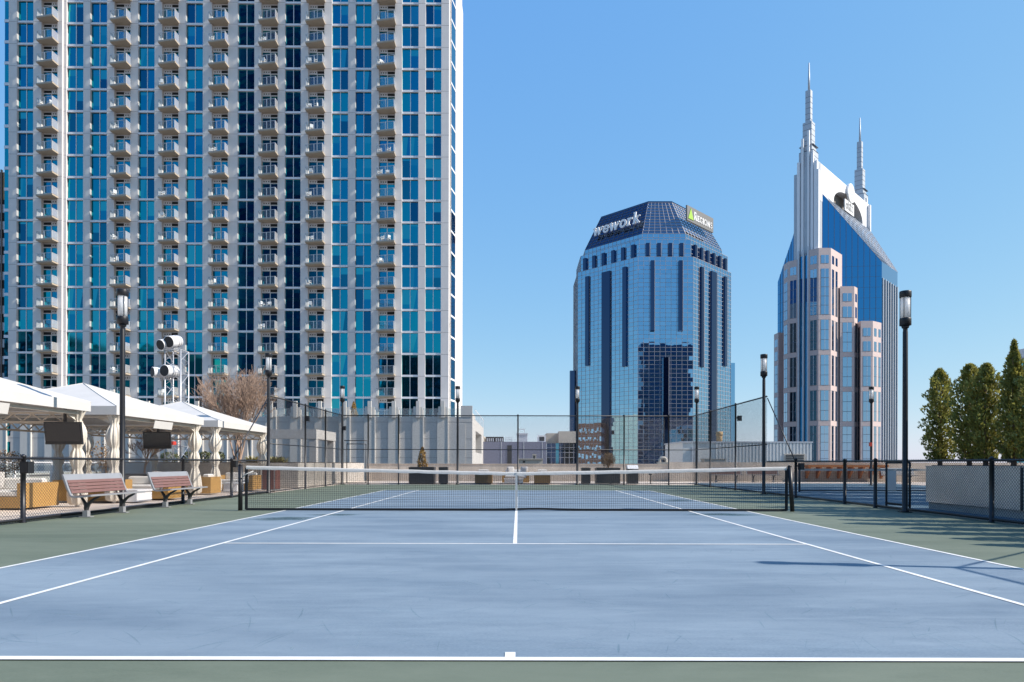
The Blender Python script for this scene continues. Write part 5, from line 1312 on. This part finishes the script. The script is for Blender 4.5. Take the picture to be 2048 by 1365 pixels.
vis = [(10.65,12.9,0,1.0,'leftmost dense green conifer standing alone in the metal planter'),(10.75,11.95,1,1.0,'second conifer from the left, dark green on its left flank'),(10.75,11.4,2,.99,'third conifer from the left, yellowed in the middle'),(10.9,10.75,3,1.14,'tall pointed conifer fourth from the left before the teal building'),(10.9,10.1,1,1.0,'dark conifer at the right edge of the photo')]
hid = [(10.95,y,i % 3,s) for i, (y, s) in enumerate(((8.9,.95),(8.05,1.05),(7.2,.9),(6.4,1.02),(5.6,.92),(4.8,1.0),(4.0,.9),(3.2,.85)))]
for x, y, k, s, lab in vis + [(*h_, 'conifer in the planter beyond the right edge, throwing its shadow on the green court') for h_ in hid]:
    t_ = thing('conifer', (x,y,1.09), lab, 'tree', 'conifers in the metal planter', rnd.uniform(0,6)); t_.scale = (1,1,s) if y > 9.5 else (.86,.86,s*1.08)
    for nm, me in (('foliage', protos[k][0]), ('trunk', protos[k][1])):
        o = bpy.data.objects.new(nm, me); COL.objects.link(o); o.parent = t_
for x, d, h_ in ((16.4,18.2,8.6),(18.0,20.2,9.8),(19.8,22.4,11.2),(21.6,24.8,12.6),(23.6,27.4,14.2),(25.6,30,15.6)):  # unseen conifers added and sized to cast shade over the far courts
    t_ = thing('conifer', (x,YD(d),0), 'unseen tall conifer added beyond the right edge to shade the far courts', 'tree', 'unseen tall conifers added for shade beyond the right edge', d); t_.scale = (2.6,2.6,h_/2.4)
    for nm, me in (('foliage', protos[int(d) % 3][0]), ('trunk', protos[0][1])):
        o = bpy.data.objects.new(nm, me); COL.objects.link(o); o.parent = t_
# wooden bar counter at the rear wall
d = 40.6; x0, x1 = PX(1625,d), PX(1788,d); t_ = thing('timber_counter', ((x0+x1)/2,YD(d),0), 'long orange brown timber counter on tapered brackets at the rear wall', 'counter')
part('board', MB().box(x0,x1,YD(d)+.55,YD(d)+1.3,.92,1.06), M['orange'], t_)
for i in range(8):
    xx = x0+.1+i*(x1-x0-.3)/7; q = MB(); q.extrude([(xx,YD(d)+.6,.92),(xx,YD(d)+1.25,.92),(xx,YD(d)+1.25,.2),(xx,YD(d)+1.15,.2)], (.12,0,0)); part('bracket', q, M['orange'], t_)
# ------------------------------------------------------------------ lighting truss with spotlights
d = 34; tx_, ty_ = PX(354,d), YD(d); ht = PZ(354,702,d); hw_ = .40
t_ = thing('truss_tower', (tx_,ty_,0), 'white aluminium lattice truss tower rising behind the cabanas', 'truss tower'); cs = [(-hw_,-hw_),(hw_,-hw_),(hw_,hw_),(-hw_,hw_)]
q = MB()
for a, c in cs: q.tube([(tx_+a,ty_+c,0),(tx_+a,ty_+c,ht)], .03, 8)
part('chord', q, M['truss'], t_); q = MB(); z = .1; k = 0
while z < ht-.3:
    z2 = min(ht, z+.62)
    for i in range(4):
        A, B = cs[i], cs[(i+1) % 4]
        if k % 2: A, B = B, A
        q.tube([(tx_+A[0],ty_+A[1],z),(tx_+B[0],ty_+B[1],z2)], .016, 5, cap=False)
    for i in range(4): 
        A, B = cs[i], cs[(i+1) % 4]
        if k % 3 == 0: q.tube([(tx_+A[0],ty_+A[1],z),(tx_+B[0],ty_+B[1],z)], .016, 5, cap=False)
    z = z2; k += 1
for i in range(4): A, B = cs[i], cs[(i+1) % 4]; q.tube([(tx_+A[0],ty_+A[1],ht),(tx_+B[0],ty_+B[1],ht)], .02, 5, cap=False)
part('lacing', q, M['truss'], t_)
def spot(px, py, dx, label, aim, rr=.30, L=.75):
    x, y, z = PX(px,d)+dx, ty_-.2, PZ(px,py,d); dv = Vector(aim).normalized(); dv = (dv + Vector((.25,-.3,0))).normalized(); c = Vector((x,y,z))
    o = thing('spotlight', tuple(c), label, 'spotlight', 'white drum spotlights on the truss')
    a = c + dv*L*.5; bq = c - dv*L*.5
    part('drum', MB().tube([bq, bq+dv*.04, bq+dv*.1, a-dv*.03, a], [rr*.7,rr*.92,rr,rr,rr*1.03], 24), M['white'], o)
    part('lens', MB().tube([a-dv*.02, a+dv*.014], [rr*.93,rr*.93], 24, smooth=False), M['dark'], o)
    q = MB(); 
    for f in (-.15,.0): 
        pts = [c-dv*L*.5*f*2.2 - dv*.1]; 
        q.tube([c-dv*(.2+f)-dv*.02, c-dv*(.2+f)+dv*.02], rr*1.06, 24)
    q.tube([c+Vector((0,0,-rr-.02)), Vector((x,y,z-rr-.16))], .04, 8); part('yoke', q, M['truss'], o)
spot(337,690,0,'upper left drum spotlight, half hidden, on top of the truss',(-.62,-.7,-.3),.27)
spot(352,685,0,'upper right drum spotlight with dark face on top of the truss',(-.5,-.8,-.26))
spot(325,747,0,'lower left drum spotlight seen from the side on the truss',(-.9,-.45,-.02),.26)
spot(345,744,0,'lower right drum spotlight with dark face on the side of the truss',(-.6,-.78,-.06))
q = MB().box(PX(341,d-.5),PX(352,d-.5),ty_-.75,ty_-.45,PZ(345,891,d),PZ(345,884,d)); q.tube([(PX(340,d-.5),ty_-.6,PZ(345,888,d)),(PX(332,d-.5),ty_-.6,PZ(345,888,d))], .05, 8); solo('red_connector', q, M['red'], 'small red connector on the truss below the middle cabana roof', 'connector', (PX(346,d), ty_-.6, PZ(345,888,d)))
q = MB().box(18.42,18.55,30.9,31.0,2.05,2.25); solo('red_box', q, M['red'], 'small red box on the far second court lamp post', 'alarm box', (18.5,30.95,2.15))
